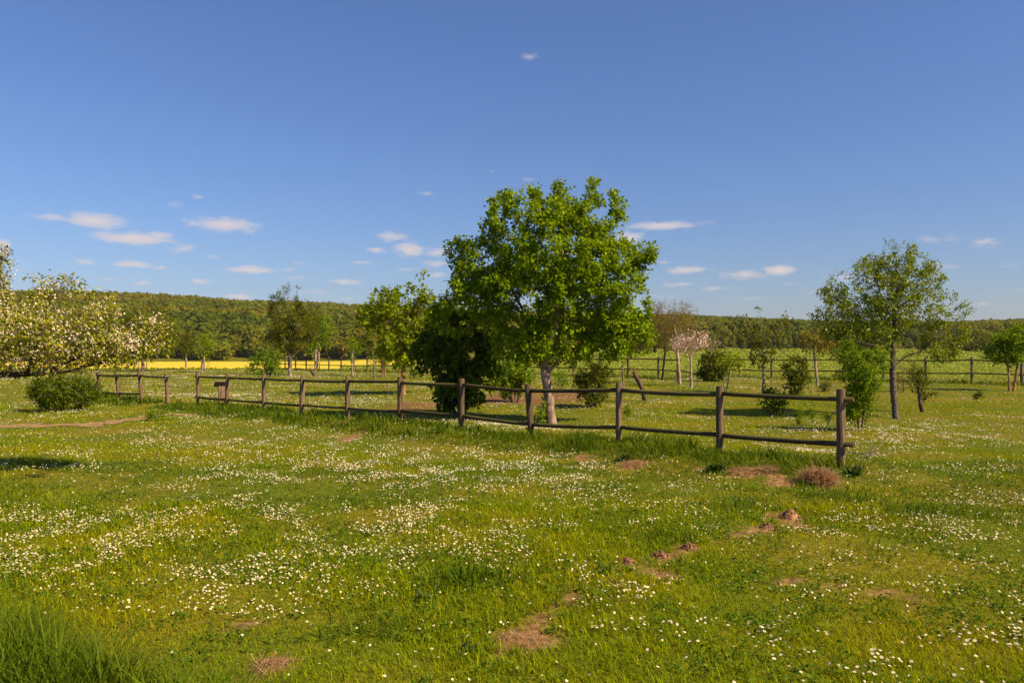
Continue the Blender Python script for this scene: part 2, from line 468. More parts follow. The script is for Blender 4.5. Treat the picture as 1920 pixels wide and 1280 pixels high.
def ground_mat():
    m, n, l = new_mat('ground_turf')
    out = n.new('ShaderNodeOutputMaterial'); p = n.new('ShaderNodeBsdfPrincipled'); p.inputs['Roughness'].default_value = .95
    p.inputs['Specular IOR Level'].default_value = .1
    geo = n.new('ShaderNodeNewGeometry')
    n1 = n.new('ShaderNodeTexNoise'); n1.inputs['Scale'].default_value = .45; n1.inputs['Detail'].default_value = 4
    n2 = n.new('ShaderNodeTexNoise'); n2.inputs['Scale'].default_value = 14; n2.inputs['Detail'].default_value = 5
    l.new(geo.outputs['Position'], n1.inputs['Vector']); l.new(geo.outputs['Position'], n2.inputs['Vector'])
    r1 = ramp(n, [(.3, (.06, .075, .003)), (.5, (.10, .115, .005)), (.75, (.16, .155, .01))]); l.new(n2.outputs[0], r1.inputs[0])
    r2 = ramp(n, [(.3, (.10, .09, .005)), (.55, (.17, .135, .01)), (.75, (.22, .16, .03))]); l.new(n2.outputs[0], r2.inputs[0])
    mr = n.new('ShaderNodeMapRange'); mr.inputs['From Min'].default_value = .42; mr.inputs['From Max'].default_value = .62; l.new(n1.outputs[0], mr.inputs[0])
    mx = n.new('ShaderNodeMixRGB'); l.new(mr.outputs[0], mx.inputs[0]); l.new(r1.outputs[0], mx.inputs[1]); l.new(r2.outputs[0], mx.inputs[2])
    # worn soil and reddish sorrel, where the vertex masks say so
    rs = ramp(n, [(.35, (.13, .06, .025)), (.6, (.33, .17, .075))]); l.new(n2.outputs[0], rs.inputs[0])
    rr = ramp(n, [(.35, (.12, .045, .02)), (.6, (.24, .09, .05))]); l.new(n2.outputs[0], rr.inputs[0])
    a1 = n.new('ShaderNodeAttribute'); a1.attribute_name = 'soil'; a2 = n.new('ShaderNodeAttribute'); a2.attribute_name = 'red'
    m1 = n.new('ShaderNodeMixRGB'); l.new(a1.outputs['Fac'], m1.inputs[0]); l.new(mx.outputs[0], m1.inputs[1]); l.new(rs.outputs[0], m1.inputs[2])
    m2 = n.new('ShaderNodeMixRGB'); l.new(a2.outputs['Fac'], m2.inputs[0]); l.new(m1.outputs[0], m2.inputs[1]); l.new(rr.outputs[0], m2.inputs[2])
    l.new(m2.outputs[0], p.inputs['Base Color'])
    b = n.new('ShaderNodeBump'); b.inputs['Strength'].default_value = .6; b.inputs['Distance'].default_value = .04
    l.new(n2.outputs[0], b.inputs['Height']); l.new(b.outputs[0], p.inputs['Normal'])
    l.new(p.outputs[0], out.inputs[0])
    return m


# ------------------------------------------------------------------ zones of the meadow (world positions from their place in the photo)
def ell(cx, cy, rx, ry):
    c = ground(cx, cy); a = ground(cx, cy - ry); b = ground(cx, cy + ry)
    return (c[0], (a[1] + b[1]) / 2, rx / F * c[1], max((a[1] - b[1]) / 2, .05))


SOIL = [ell(*e) for e in [(1385, 1003, 14, 5), (1340, 1014, 9, 4), (1145, 1088, 9, 5), (1040, 1145, 11, 8), (935, 1232, 22, 9), (1700, 1120, 30, 6), (1490, 1090, 24, 5), (980, 1203, 62, 22), (1010, 1172, 30, 22), (505, 1250, 36, 16), (1075, 1122, 22, 12), (1178, 1055, 18, 9),
        (1240, 1045, 26, 11), (1292, 1030, 26, 10), (1215, 1070, 20, 8), (1475, 976, 34, 14), (1430, 995, 30, 8), (1650, 1112, 46, 8), (1560, 1100, 30, 6), (795, 1243, 20, 9),
        (465, 1170, 16, 8), (1185, 872, 26, 8), (1395, 888, 32, 9), (1450, 893, 20, 9), (1535, 905, 30, 16), (1095, 858, 18, 6), (655, 822, 14, 10), (1460, 905, 24, 8),
        (650, 790, 12, 6), (1250, 1080, 25, 6), (1310, 880, 14, 6)]]
RED = [ell(*e) for e in [(930, 748, 50, 10), (1040, 742, 60, 12), (780, 762, 50, 8), (1000, 752, 50, 8)]]
PATH_L = [ground(*q) for q in [(-160, 798), (0, 799), (80, 798), (160, 796), (230, 789), (280, 781), (340, 776)]]


def in_ell(x, y, E, soft=.35):
    r = np.zeros_like(x, float)
    wob = fbm(np.column_stack([x * 5, y * 5]), 2, 5) - .5
    for cx, cy, a, b in E:
        d = np.sqrt(((x - cx) / a) ** 2 + ((y - cy) / b) ** 2) + wob * .9
        r = np.maximum(r, 1 - sstep(1 - soft, 1 + soft, d))
    return r


def path_mask(x, y):
    r = np.full_like(x, 9.0, float)
    for p, q in zip(PATH_L[:-1], PATH_L[1:]):
        dx, dy = q[0] - p[0], q[1] - p[1]; L2 = dx * dx + dy * dy
        t = np.clip(((x - p[0]) * dx + (y - p[1]) * dy) / L2, 0, 1)
        r = np.minimum(r, np.hypot(x - p[0] - t * dx, y - p[1] - t * dy))
    wob = fbm(np.column_stack([x * 1.3, y * 1.3]), 3, 9) - .5
    return 1 - sstep(.25, .85, r + wob * .9)


def fence_st(x, y):
    px = x - FA0[0]; py = y - FA0[1]
    return px * FD[0] + py * FD[1], px * FN[0] + py * FN[1]


# far fences
FB0 = np.array([-20.3, 73.2]); FB1 = np.array([8.75, 41.2])
FC = [np.array([11.54 + 1.38 * k, 45.8 - 1.40 * k]) for k in range(0, 12)]


def beyond_far_fence(x, y):
    """1 on the crop side of the far fences"""
    d1 = (FB1 - FB0) / np.linalg.norm(FB1 - FB0)
    s1 = (x - FB0[0]) * d1[1] - (y - FB0[1]) * d1[0]          # >0 nearer side
    d2 = np.array([1.38, -1.40]) / math.hypot(1.38, 1.40)
    s2 = (x - FC[0][0]) * d2[1] - (y - FC[0][1]) * d2[0]
    left_line = np.where(x < -22, y - 76, -s1)
    return np.where(x < 8.75, left_line, np.where(x < 12.0, y - 44.5, -s2))


def build_ground():
    ys = np.concatenate([np.arange(-40, 0, 4), np.arange(0, 4, .5), np.arange(4, 34, .16), np.arange(34, 60, .5), 60 * 1.022 ** np.arange(0, 175)])
    s = np.concatenate([np.arange(0, 12, .2), 12 * 1.05 ** np.arange(0, 108)])
    xs = np.concatenate([-s[::-1][:-1], s])
    X, Y = np.meshgrid(xs, ys)
    x, y = X.ravel(), Y.ravel()
    V = np.column_stack([x, y, H(x, y)])
    ny, nx = X.shape
    i = np.arange(ny - 1)[:, None] * nx + np.arange(nx - 1)[None, :]
    q = np.stack([i, i + 1, i + nx + 1, i + nx], -1).reshape(-1, 4)
    me = mesh_np('ground', V, [q], smooth=True)
    for nm, val in (('soil', in_ell(x, y, SOIL)), ('red', in_ell(x, y, RED) * .8)):
        a = me.attributes.new(nm, 'FLOAT', 'POINT'); a.data.foreach_set('value', val.astype(np.float32))
    o = link('ground', me, ground_mat()); o['kind'] = 'structure'
    # worn track from the gap in the fence to the left edge
    P = np.array(PATH_L)[:, :2]
    P = np.array([P[0] + (P[1] - P[0]) * t for t in (0,)] + [P[k] + (P[k + 1] - P[k]) * t for k in range(len(P) - 1) for t in np.linspace(.06, 1, 14)])
    T = norm(np.gradient(P, axis=0)); Nn = np.column_stack([-T[:, 1], T[:, 0]])
    rows = []
    K = 9
    for j in range(len(P)):
        wl = .40 + .6 * (vnoise(np.array([[j * .35, 3.]]), 4)[0] - .5); wr = .40 + .6 * (vnoise(np.array([[j * .35, 8.]]), 6)[0] - .5)
        for k in range(K):
            t = k / (K - 1); off = -wl + (wl + wr) * t
            p = P[j] + Nn[j] * off
            rows.append((p[0], p[1], float(H(p[0], p[1])) + .012 + .015 * (vnoise(np.array([p * 6]), 3)[0] - .5) * (0 < k < K - 1)))
    V = np.array(rows)
    i = np.arange(len(P) - 1)[:, None] * K + np.arange(K - 1)[None, :]
    q = np.stack([i, i + 1, i + K + 1, i + K], -1).reshape(-1, 4)
    o = link('path', mesh_np('path', V, [q], smooth=True), M['track']); o['kind'] = 'structure'


# ------------------------------------------------------------------ grass
rngG = np.random.default_rng(7)


def scatter(y0, y1, dens, margin=1.5, amax=.70):
    """random ground points between depths y0 and y1 within the view plus a margin"""
    area = amax * (y1 ** 2 - y0 ** 2) + 2 * margin * (y1 - y0)
    n = int(area * dens)
    u = rngG.random(n)
    # width at depth y is 2*(amax*y+margin): invert its integral
    A, B = amax, 2 * margin
    c = A * y0 ** 2 + B * y0 + u * area
    y = (-B + np.sqrt(B * B + 4 * A * c)) / (2 * A)
    x = (rngG.random(n) * 2 - 1) * (amax * y + margin)
    return x, y


BL5 = np.array([(0, -.5, 0), (0, .5, 0), (.55, -.4, .10), (.55, .4, .10), (1, 0, .42)], float)
BL5_F = [np.array([[0, 1, 3, 2]]), np.array([[2, 3, 4]])]
BL3 = np.array([(0, -.5, 0), (0, .5, 0), (1, 0, .25)], float)
BL3_F = [np.array([[0, 1, 2]])]


def blades(x, y, h, w, lean, T, TF):
    n = len(x)
    P = np.column_stack([x, y, H(x, y) - .005])
    a = rngG.random(n) * 2 * PI
    out = np.column_stack([np.cos(a), np.sin(a), np.zeros(n)])
    ln = rngG.random(n) * lean
    D = norm(out * ln[:, None] + np.array([0, 0, 1.0]))
    N = norm(np.cross(D, np.cross(out, D)) + 1e-6)   # blade bends towards its lean
    S = np.column_stack([h, w, h])
    return stamp(T, TF, P, D, out, S)


def height_zones(x, y):
    """tallness 0..1 of the uncut grass"""
    t, s = fence_st(x, y)
    n = fbm(np.column_stack([x * 1.1, y * 1.1]), 3, 21)
    w = 2.2 - .5 * sstep(10, 0, t)
    bank = sstep(-.6, .2, t) * (1 - sstep(20.6, 21.4, t)) * sstep(w, w - .9, s + (n - .5) * 1.2) * sstep(-.5, .0, s + (n - .5) * .4)
    bank = bank * (.62 + .38 * sstep(.3, .6, n))
    corner = sstep(-.05, .5, (-1.9 - x) * .66 - (y - 4.4) + (n - .5) * .9) * (y < 8)
    pB0 = np.array([-12.0, 27.0]); dB = norm(np.array([-4.6, 4.6])); tb = (x - pB0[0]) * dB[0] + (y - pB0[1]) * dB[1]; sb = (x - pB0[0]) * dB[1] - (y - pB0[1]) * dB[0]
    bankB = sstep(.2, .8, tb) * (1 - sstep(7, 8, tb)) * (1 - sstep(.5, 1.3, np.abs(sb + .6)))
    far = (1 - sstep(.3, 1.3, np.abs(beyond_far_fence(x, y) + .2))) * .8 * (y > 33)
    right = in_ell(x, y, TALL_E, .8) * sstep(.3, .6, n) * .42
    corner = corner * 1.25
    return np.clip(np.maximum.reduce([bank, corner, bankB, far, right]), 0, 1.25)


TALL_E = [ell(*e) for e in [(1340, 880, 40, 16), (1560, 930, 90, 20), (1800, 965, 180, 14), (1020, 830, 50, 18), (720, 1200, 110, 30), (1190, 838, 40, 10), (300, 776, 30, 9),
                            (880, 1090, 70, 18), (1400, 960, 60, 20), (1640, 1040, 90, 16), (1100, 1150, 60, 16), (870, 1240, 60, 20), (1240, 1010, 60, 14)]]


def build_grass():
    parts_l = {5: [], 3: []}
    specs = [(2.6, 6.0, 5200, .0042, BL5, BL5_F), (6.0, 9.5, 3300, .0055, BL5, BL5_F), (9.5, 16, 1300, .008, BL3, BL3_F),
             (16, 26, 460, .014, BL3, BL3_F), (26, 48, 120, .03, BL3, BL3_F), (48, 78, 26, .07, BL3, BL3_F)]
    lawn = []; tall = []
    for y0, y1, dn, w, T, TF in specs:
        x, y = scatter(y0, y1, dn)
        tz = height_zones(x, y)
        bare = np.maximum(in_ell(x, y, SOIL), path_mask(x, y) * (y > 10)) + .75 * in_ell(x, y, RED)
        far = beyond_far_fence(x, y) > .8
        nz = fbm(np.column_stack([x * .8, y * .8]), 3, 2)
        keep = (rngG.random(len(x)) > bare * .93) & ~far
        n9 = fbm(np.column_stack([x * 5, y * 5]), 2, 77)
        hh = (.024 + .05 * sstep(.3, .75, nz) * (.4 + .9 * n9)) * rngG.uniform(.45, 1.6, len(x))
        wid = w * rngG.uniform(.7, 1.4, len(x)) * (1 + .0 * x)
        is_t = (rngG.random(len(x)) < tz * .75) & keep
        is_l = keep & ~is_t
        lawn.append(blades(x[is_l], y[is_l], hh[is_l], wid[is_l], 1.3, T, TF))
        xt, yt = x[is_t], y[is_t]
        if len(xt):
            tn = fbm(np.column_stack([xt * 2.2, yt * 2.2]), 2, 31)
            ht = (.08 + .22 * tz[is_t] * sstep(.25, .7, tn)) * rngG.uniform(.6, 1.25, len(xt))
            tall.append(blades(xt, yt, ht * (1 + .35 * (yt < 7)), wid[is_t] * np.where(yt < 7, 1.7, 1.5), np.where(yt < 7, 1.9, 1.0), BL5, BL5_F))
    # small flat leaves of clover, plantain and daisy rosettes low in the front of the lawn
    x, y = scatter(2.8, 13, 360)
    nc = fbm(np.column_stack([x * 1.7, y * 1.7]), 3, 61)
    kk = (rngG.random(len(x)) < sstep(.36, .6, nc)) & (in_ell(x, y, SOIL) < .3)
    x, y = x[kk], y[kk]; n = len(x)
    P = np.repeat(np.column_stack([x, y, H(x, y)]), 4, 0) + np.column_stack([rngG.normal(0, .02, 4 * n), rngG.normal(0, .02, 4 * n), rngG.uniform(.008, .04, 4 * n)])
    D = norm(np.column_stack([rngG.normal(size=4 * n), rngG.normal(size=4 * n), rngG.uniform(.1, .9, 4 * n)])); N = norm(rngG.normal(0, .35, (4 * n, 3)) + [0, 0, 1])
    sz = np.repeat(rngG.uniform(.014, .034, n), 4) * rngG.uniform(.7, 1.2, 4 * n)
    o = link('clover', mesh_np('clover', *stamp(OVAL, OVAL_F, P, D, N, np.column_stack([sz, sz * 1.3, sz]))), M['clover'])
    tag(o, 'clover and small flat leaves growing low in the lawn', 'ground cover', kind='stuff')
    V, Fs = join(lawn); print('lawn verts', len(V))
    o = link('grass', mesh_np('grass', V, Fs), M['grass'])
    tag(o, 'short mown green grass of the meadow', 'grass', kind='stuff')
    x, y = scatter(2.8, 7.2, 260); tz = height_zones(x, y); kk = rngG.random(len(x)) < tz * .9; x, y = x[kk], y[kk]; n = len(x)
    a = rngG.random(n) * 2 * PI
    BL9 = np.array([(0, -.35, 0), (0, .35, 0), (.4, -.5, .02), (.4, .5, .02), (.75, -.38, .16), (.75, .38, .16), (1, 0, .42)])
    BL9_F = [np.array([[0, 1, 3, 2], [2, 3, 5, 4]]), np.array([[4, 5, 6]])]
    o_ = np.column_stack([np.cos(a), np.sin(a), np.zeros(n)]); D = norm(o_ * rngG.uniform(.2, 1.1, (n, 1)) + [0, 0, 1])
    Lb = rngG.uniform(.14, .34, n)
    tall.append(stamp(BL9, BL9_F, np.column_stack([x, y, H(x, y)]), D, o_, np.column_stack([Lb, rngG.uniform(.006, .011, n), Lb])))
    # single blades and thin dry stalks standing above the mown lawn
    x, y = scatter(2.8, 16, 34); n = len(x); a = rngG.random(n) * 2 * PI; o_ = np.column_stack([np.cos(a), np.sin(a), np.zeros(n)])
    D = norm(o_ * rngG.uniform(.1, .9, (n, 1)) + [0, 0, 1]); Lb = rngG.uniform(.06, .15, n)
    tall.append(stamp(BL9, BL9_F, np.column_stack([x, y, H(x, y)]), D, o_, np.column_stack([Lb, rngG.uniform(.003, .007, n), Lb])))
    V, Fs = join(tall); print('tall verts', len(V))
    o = link('tall_grass', mesh_np('tall_grass', V, Fs), M['tall'])
    tag(o, 'long uncut dark green grass along the fence bank and meadow edge', 'grass', kind='stuff')


# ------------------------------------------------------------------ daisies
DENSE = [(180, 1010, 330, 60, 300), (1850, 950, 120, 16, 420), (1720, 1000, 240, 20, 260), (1170, 1140, 110, 34, 220), (1820, 1220, 220, 60, 130), (1500, 1200, 200, 60, 60), (700, 1000, 300, 60, 60), (60, 1060, 160, 40, 130), (400, 960, 260, 40, 60), (420, 1090, 300, 60, 60), (640, 890, 260, 26, 120), (520, 835, 200, 22, 100),
         (860, 862, 260, 24, 110), (1000, 905, 340, 30, 90), (900, 960, 300, 40, 60), (760, 1050, 220, 60, 50), (1170, 1140, 120, 36, 150), (1420, 1120, 200, 60, 45),
         (1700, 985, 240, 26, 120), (1850, 940, 120, 20, 170), (1680, 1050, 200, 30, 70), (1860, 1020, 120, 40, 90), (1800, 1180, 260, 90, 55), (1500, 1020, 160, 30, 60),
         (1700, 830, 200, 22, 110), (1800, 880, 220, 24, 70), (1560, 815, 90, 12, 90), (940, 1060, 180, 40, 60), (1010, 1000, 260, 40, 55), (620, 1080, 200, 40, 55),
         (955, 1185, 22, 12, 150), (300, 1150, 90, 14, 30), (860, 745, 0, 0, 0), (430, 742, 140, 6, 260), (720, 748, 170, 7, 220), (620, 760, 200, 8, 120), (1190, 752, 120, 9, 160),
         (1180, 766, 140, 6, 80), (1440, 728, 130, 4, 300), (1560, 738, 120, 3, 100), (330, 742, 90, 4, 220), (1010, 765, 100, 6, 110), (960, 800, 90, 8, 120), (860, 802, 120, 5, 80),
         (620, 722, 300, 5, 60), (200, 787, 90, 7, 90), (100, 880, 130, 14, 60), (30, 875, 60, 20, 50), (1300, 712, 200, 4, 80), (1700, 775, 160, 10, 30), (1850, 800, 160, 20, 30),
         (270, 722, 100, 4, 60), (500, 705, 250, 3, 50), (1500, 845, 100, 12, 60), (1040, 878, 80, 12, 60), (60, 740, 90, 6, 50), (1680, 805, 110, 9, 130)]
DENSE = [(*ell(a, b, c, d), e) for a, b, c, d, e in DENSE if e]


def daisy_density(x, y):
    n1 = fbm(np.column_stack([x * .9, y * .55]), 3, 41); n2 = fbm(np.column_stack([x * 3.1, y * 2.2]), 2, 51)
    base = 175 * sstep(.50, .72, n1) * sstep(.42, .62, n2) * (1 - .6 * sstep(18, 30, y)) + 18 * (1 - .8 * sstep(15, 26, y))
    for cx, cy, a, b, e in DENSE:
        d = ((x - cx) / a) ** 2 + ((y - cy) / b) ** 2
        base = base + e * np.exp(-d * 1.2) * (.06 + 2.1 * sstep(.44, .64, n2)) * np.where(y > 20, .30, 1.9)
    tz = height_zones(x, y)
    base = base * (1 - .85 * tz) * (1 - np.maximum(in_ell(x, y, SOIL), path_mask(x, y) * (y > 10)))
    base = np.where(beyond_far_fence(x, y) > -.3, 0, base)
    # the green uncut front edge holds almost none
    base = base * (1 - .95 * sstep(-.5, .2, (-1.9 - x) * .66 - (y - 4.7)))
    return base


def disc(r, k, z, cup=0.0, c=(0, 0)):
    return [(r * math.cos(2 * PI * i / k) + c[0], r * math.sin(2 * PI * i / k) + c[1], z + cup) for i in range(k)]


def daisy_mesh(k=14):
    """petals, yellow centre and stem in one small mesh, unit: 1 = head radius"""
    V = []; tri = []; mats = []
    c = 0
    V.append((0, 0, 0))
    for i in range(k * 2):
        a = PI * i / k; r = 1.0 if i % 2 == 0 else .80
        V.append((r * math.cos(a), r * math.sin(a), .16))
    for i in range(k * 2):
        tri.append((0, 1 + i, 1 + (i + 1) % (2 * k))); mats.append(0)
    b = len(V)
    V.append((0, 0, .2))
    for i in range(8):
        V.append((.34 * math.cos(PI * i / 4), .34 * math.sin(PI * i / 4), .09))
    for i in range(8):
        tri.append((b, b + 1 + i, b + 1 + (i + 1) % 8)); mats.append(1)
    b = len(V)
    for z in (0, -5.5):
        for i in range(3):
            V.append((.07 * math.cos(2.1 * i), .07 * math.sin(2.1 * i), z))
    for i in range(3):
        j = (i + 1) % 3
        tri.append((b + i, b + j, b + 3 + j)); mats.append(2); tri.append((b + i, b + 3 + j, b + 3 + i)); mats.append(2)
    me = mesh_np('daisy', np.array(V), [np.array(tri)])
    for m_ in ('petal', 'yellow', 'grass'): me.materials.append(M[m_])
    me.polygons.foreach_set('material_index', np.array(mats, np.int32))
    return me


def build_daisies():
    X = []; Y = []
    for y0, y1, mx in ((3.8, 7, 600), (7, 14, 600), (14, 26, 600), (26, 46, 330), (46, 70, 120)):
        x, y = scatter(y0, y1, mx)
        k = rngG.random(len(x)) * mx < daisy_density(x, y)
        X.append(x[k]); Y.append(y[k])
    x = np.concatenate(X); y = np.concatenate(Y)
    o_ = np.argsort(y); x, y = x[o_], y[o_]
    # the 300 that show largest stand alone
    inview = (np.abs(x / y) < .65) & (HZ + EYE / y * F < 1276)
    idx = np.where(inview)[0][:300]
    me = daisy_mesh()
    for i in idx:
        o = bpy.data.objects.new('daisy', me); COL.objects.link(o)
        r = rngG.uniform(.0075, .0125); z = float(H(x[i], y[i])) + rngG.uniform(.035, .065)
        o.location = (x[i], y[i], z); o.scale = (r, r, r)
        o.rotation_euler = (rngG.uniform(.0, .6), rngG.uniform(-.3, .5), rngG.uniform(0, 6))
        tag(o, 'small white daisy with a yellow centre in the front of the lawn', 'daisy', 'nearest daisies in the lawn')
    rest = np.ones(len(x), bool); rest[idx] = False
    x, y = x[rest], y[rest]; print('daisies', len(x))
    parts = []; mi = []
    n = len(x)
    z = H(x, y) + rngG.uniform(.026, .066, n)
    P = np.column_stack([x, y, z])
    N = norm(np.column_stack([rngG.normal(.22, .42, n), rngG.normal(-.12, .42, n), np.ones(n)]))
    D = norm(np.cross(N, rngG.normal(size=(n, 3))))
    r = rngG.uniform(.0052, .0112, n) * (1 + .25 * sstep(8, 20, y) + .5 * sstep(20, 40, y))
    near = y < 11
    Tn = np.array([(0, 0, -.12)] + [((1.0 if i % 2 == 0 else .8) * math.cos(PI * i / 6), (1.0 if i % 2 == 0 else .8) * math.sin(PI * i / 6), .08) for i in range(12)])
    Fn = [np.array([[0, 1 + i, 1 + (i + 1) % 12] for i in range(12)])]
    Tc = np.array(disc(.34, 6, .02)); Fc = [np.array([[0, 1, 2, 3, 4, 5]])]
    Th = np.array(disc(1, 6, 0)); Fh = [np.array([[0, 1, 2, 3, 4, 5]])]
    a = stamp(Tn, Fn, P[near], D[near], N[near], r[near])
    b = stamp(Tc, Fc, P[near], D[near], N[near], r[near])
    c = stamp(Th, Fh, P[~near], D[~near], N[~near], r[~near])
    V = np.concatenate([a[0], c[0], b[0]])
    f3 = a[1][0]; f6a = c[1][0] + len(a[0]); f6b = b[1][0] + len(a[0]) + len(c[0])
    me = mesh_np('daisies', V, [f3, f6a, f6b])
    me.materials.append(M['petal']); me.materials.append(M['yellow'])
    me.polygons.foreach_set('material_index', np.concatenate([np.zeros(len(f3) + len(f6a)), np.ones(len(f6b))]).astype(np.int32))
    o = link('daisies', me)
    tag(o, 'carpet of small white daisies spread through the whole lawn', 'daisies', kind='stuff')


# ------------------------------------------------------------------ trees
def grow(attr, stems, step, rng, bias=(0, 0, .12), jit=.25, kill=2.0, iters=260):
    """branch skeleton reaching for the points in attr, starting from the given stems"""
    P = []; par = []
    for s in stems:
        s = np.asarray(s, float); prev = -1
        if P and s[0][2] > P[0][2] + .25:
            dd = np.linalg.norm(np.array(P) - s[0], axis=1); prev = int(dd.argmin())
            s = np.vstack([P[prev][None], s[1:]])
        for a, b in zip(s[:-1], s[1:]):
            L = np.linalg.norm(b - a); k = max(1, int(L / step))
            if prev < 0: P.append(a); par.append(-1); prev = len(P) - 1
            for t in np.linspace(0, 1, k + 1)[1:]:
                P.append(a + (b - a) * t + rng.normal(0, step * .07, 3)); par.append(prev); prev = len(P) - 1
    P = list(P)
    A = np.asarray(attr, float)
    arr = np.array(P)
    lo = min(1, len(arr) - 1)
    d = np.linalg.norm(A[:, None] - arr[None], axis=2)
    near = d.argmin(1); nd = d.min(1)
    bias = np.array(bias)
    for it in range(iters):
        if len(A) == 0: break
        u, inv = np.unique(near, return_inverse=True)
        v = norm(A - np.array(P)[near]); acc = np.zeros((len(u), 3)); np.add.at(acc, inv, v)
        acc = norm(norm(acc) + bias + rng.normal(0, jit, acc.shape))
        base = len(P)
        new = np.array(P)[u] + acc * step
        P.extend(list(new)); par.extend(list(u))
        d = np.linalg.norm(A[:, None] - new[None], axis=2)
        m = d.min(1); am = d.argmin(1)
        better = m < nd
        near = np.where(better, am + base, near); nd = np.where(better, m, nd)
        # attractors that stopped getting closer are dropped now and then
        keep = nd > kill * step
        if it % 12 == 11:
            keep &= ~((~better) & (rng.random(len(A)) < .5))
        A, near, nd = A[keep], near[keep], nd[keep]
    return np.array(P), np.array(par)


def radii(P, par, tip, base_r, stems_n=1):
    n = len(P); acc = np.zeros(n)
    kids = np.bincount(par[par >= 0], minlength=n)
    pw = 2.2
    r = np.zeros(n)
    for i in range(n - 1, -1, -1):
        if kids[i] == 0: acc[i] = tip ** pw
        r[i] = acc[i] ** (1 / pw)
        if par[i] >= 0: acc[par[i]] += acc[i]
    return r, kids


def wood(P, par, r, sides_big=8, rmin=0.0):
    n = len(P)
    main = {}
    best = np.zeros(n) - 1; mainkid = np.full(n, -1)
    for i in range(n):
        p = par[i]
        if p >= 0 and r[i] > best[p]: best[p] = r[i]; mainkid[p] = i
    dirv = np.zeros((n, 3))
    idx = np.where(par >= 0)[0]
    dirv[idx] = norm(P[idx] - P[par[idx]])
    roots = np.where(par < 0)[0]
    for q in roots:
        if mainkid[q] >= 0: dirv[q] = dirv[mainkid[q]]
    sm = dirv.copy()
    for i in range(n):
        if mainkid[i] >= 0: sm[i] = dirv[i] + dirv[mainkid[i]]
    sm = norm(sm)

    def frame(d):
        ref = np.where(np.abs(d[:, 0:1]) < .85, np.array([[1.0, 0, 0]]), np.array([[0, 1.0, 0]]))
        u = norm(np.cross(d, ref)); return u, np.cross(d, u)
    parts = []
    for lo, hi, sides in ((.03, 99, sides_big + 2), (.010, .03, 6), (rmin, .010, 3)):
        s = idx[(r[idx] >= lo) & (r[idx] < hi)]
        if not len(s): continue
        p = par[s]; cont = (mainkid[p] == s)
        d0 = np.where(cont[:, None], sm[p], dirv[s]); d1 = sm[s]
        r0 = np.where(cont, np.minimum(r[p], r[s] * 1.6), r[s] * 1.15); r1 = r[s]
        u0, v0 = frame(d0); u1, v1 = frame(d1)
        a = np.arange(sides) * 2 * PI / sides
        ring0 = P[p][:, None] + r0[:, None, None] * (np.cos(a)[None, :, None] * u0[:, None] + np.sin(a)[None, :, None] * v0[:, None])
        ring1 = P[s][:, None] + r1[:, None, None] * (np.cos(a)[None, :, None] * u1[:, None] + np.sin(a)[None, :, None] * v1[:, None])
        V = np.concatenate([ring0, ring1], 1).reshape(-1, 3)
        k = np.arange(sides); k2 = (k + 1) % sides
        q = np.stack([k, k2, k2 + sides, k + sides], 1)
        Fq = (np.arange(len(s)) * 2 * sides)[:, None, None] + q[None]
        parts.append((V, [Fq.reshape(-1, 4)]))
    return join(parts)


def leaves(P, w, rng, size, shape, per, spread, droop=.25, centre=None):
    n = len(P) * per
    Q = np.repeat(P, per, 0) + rng.normal(0, spread, (n, 3))
    out = norm(Q - centre) if centre is not None else rng.normal(size=(n, 3))
    D = norm(rng.normal(0, .7, (n, 3)) + out * .55 + np.array([0, 0, -droop]))
    N = norm(rng.normal(0, .55, (n, 3)) + np.array([0, 0, .75]) + out * .35)
    S = size * rng.uniform(.6, 1.25, n)
    T, TF = SHAPES[shape]
    return stamp(T, TF, Q, D, N, S)


_seed = [100]


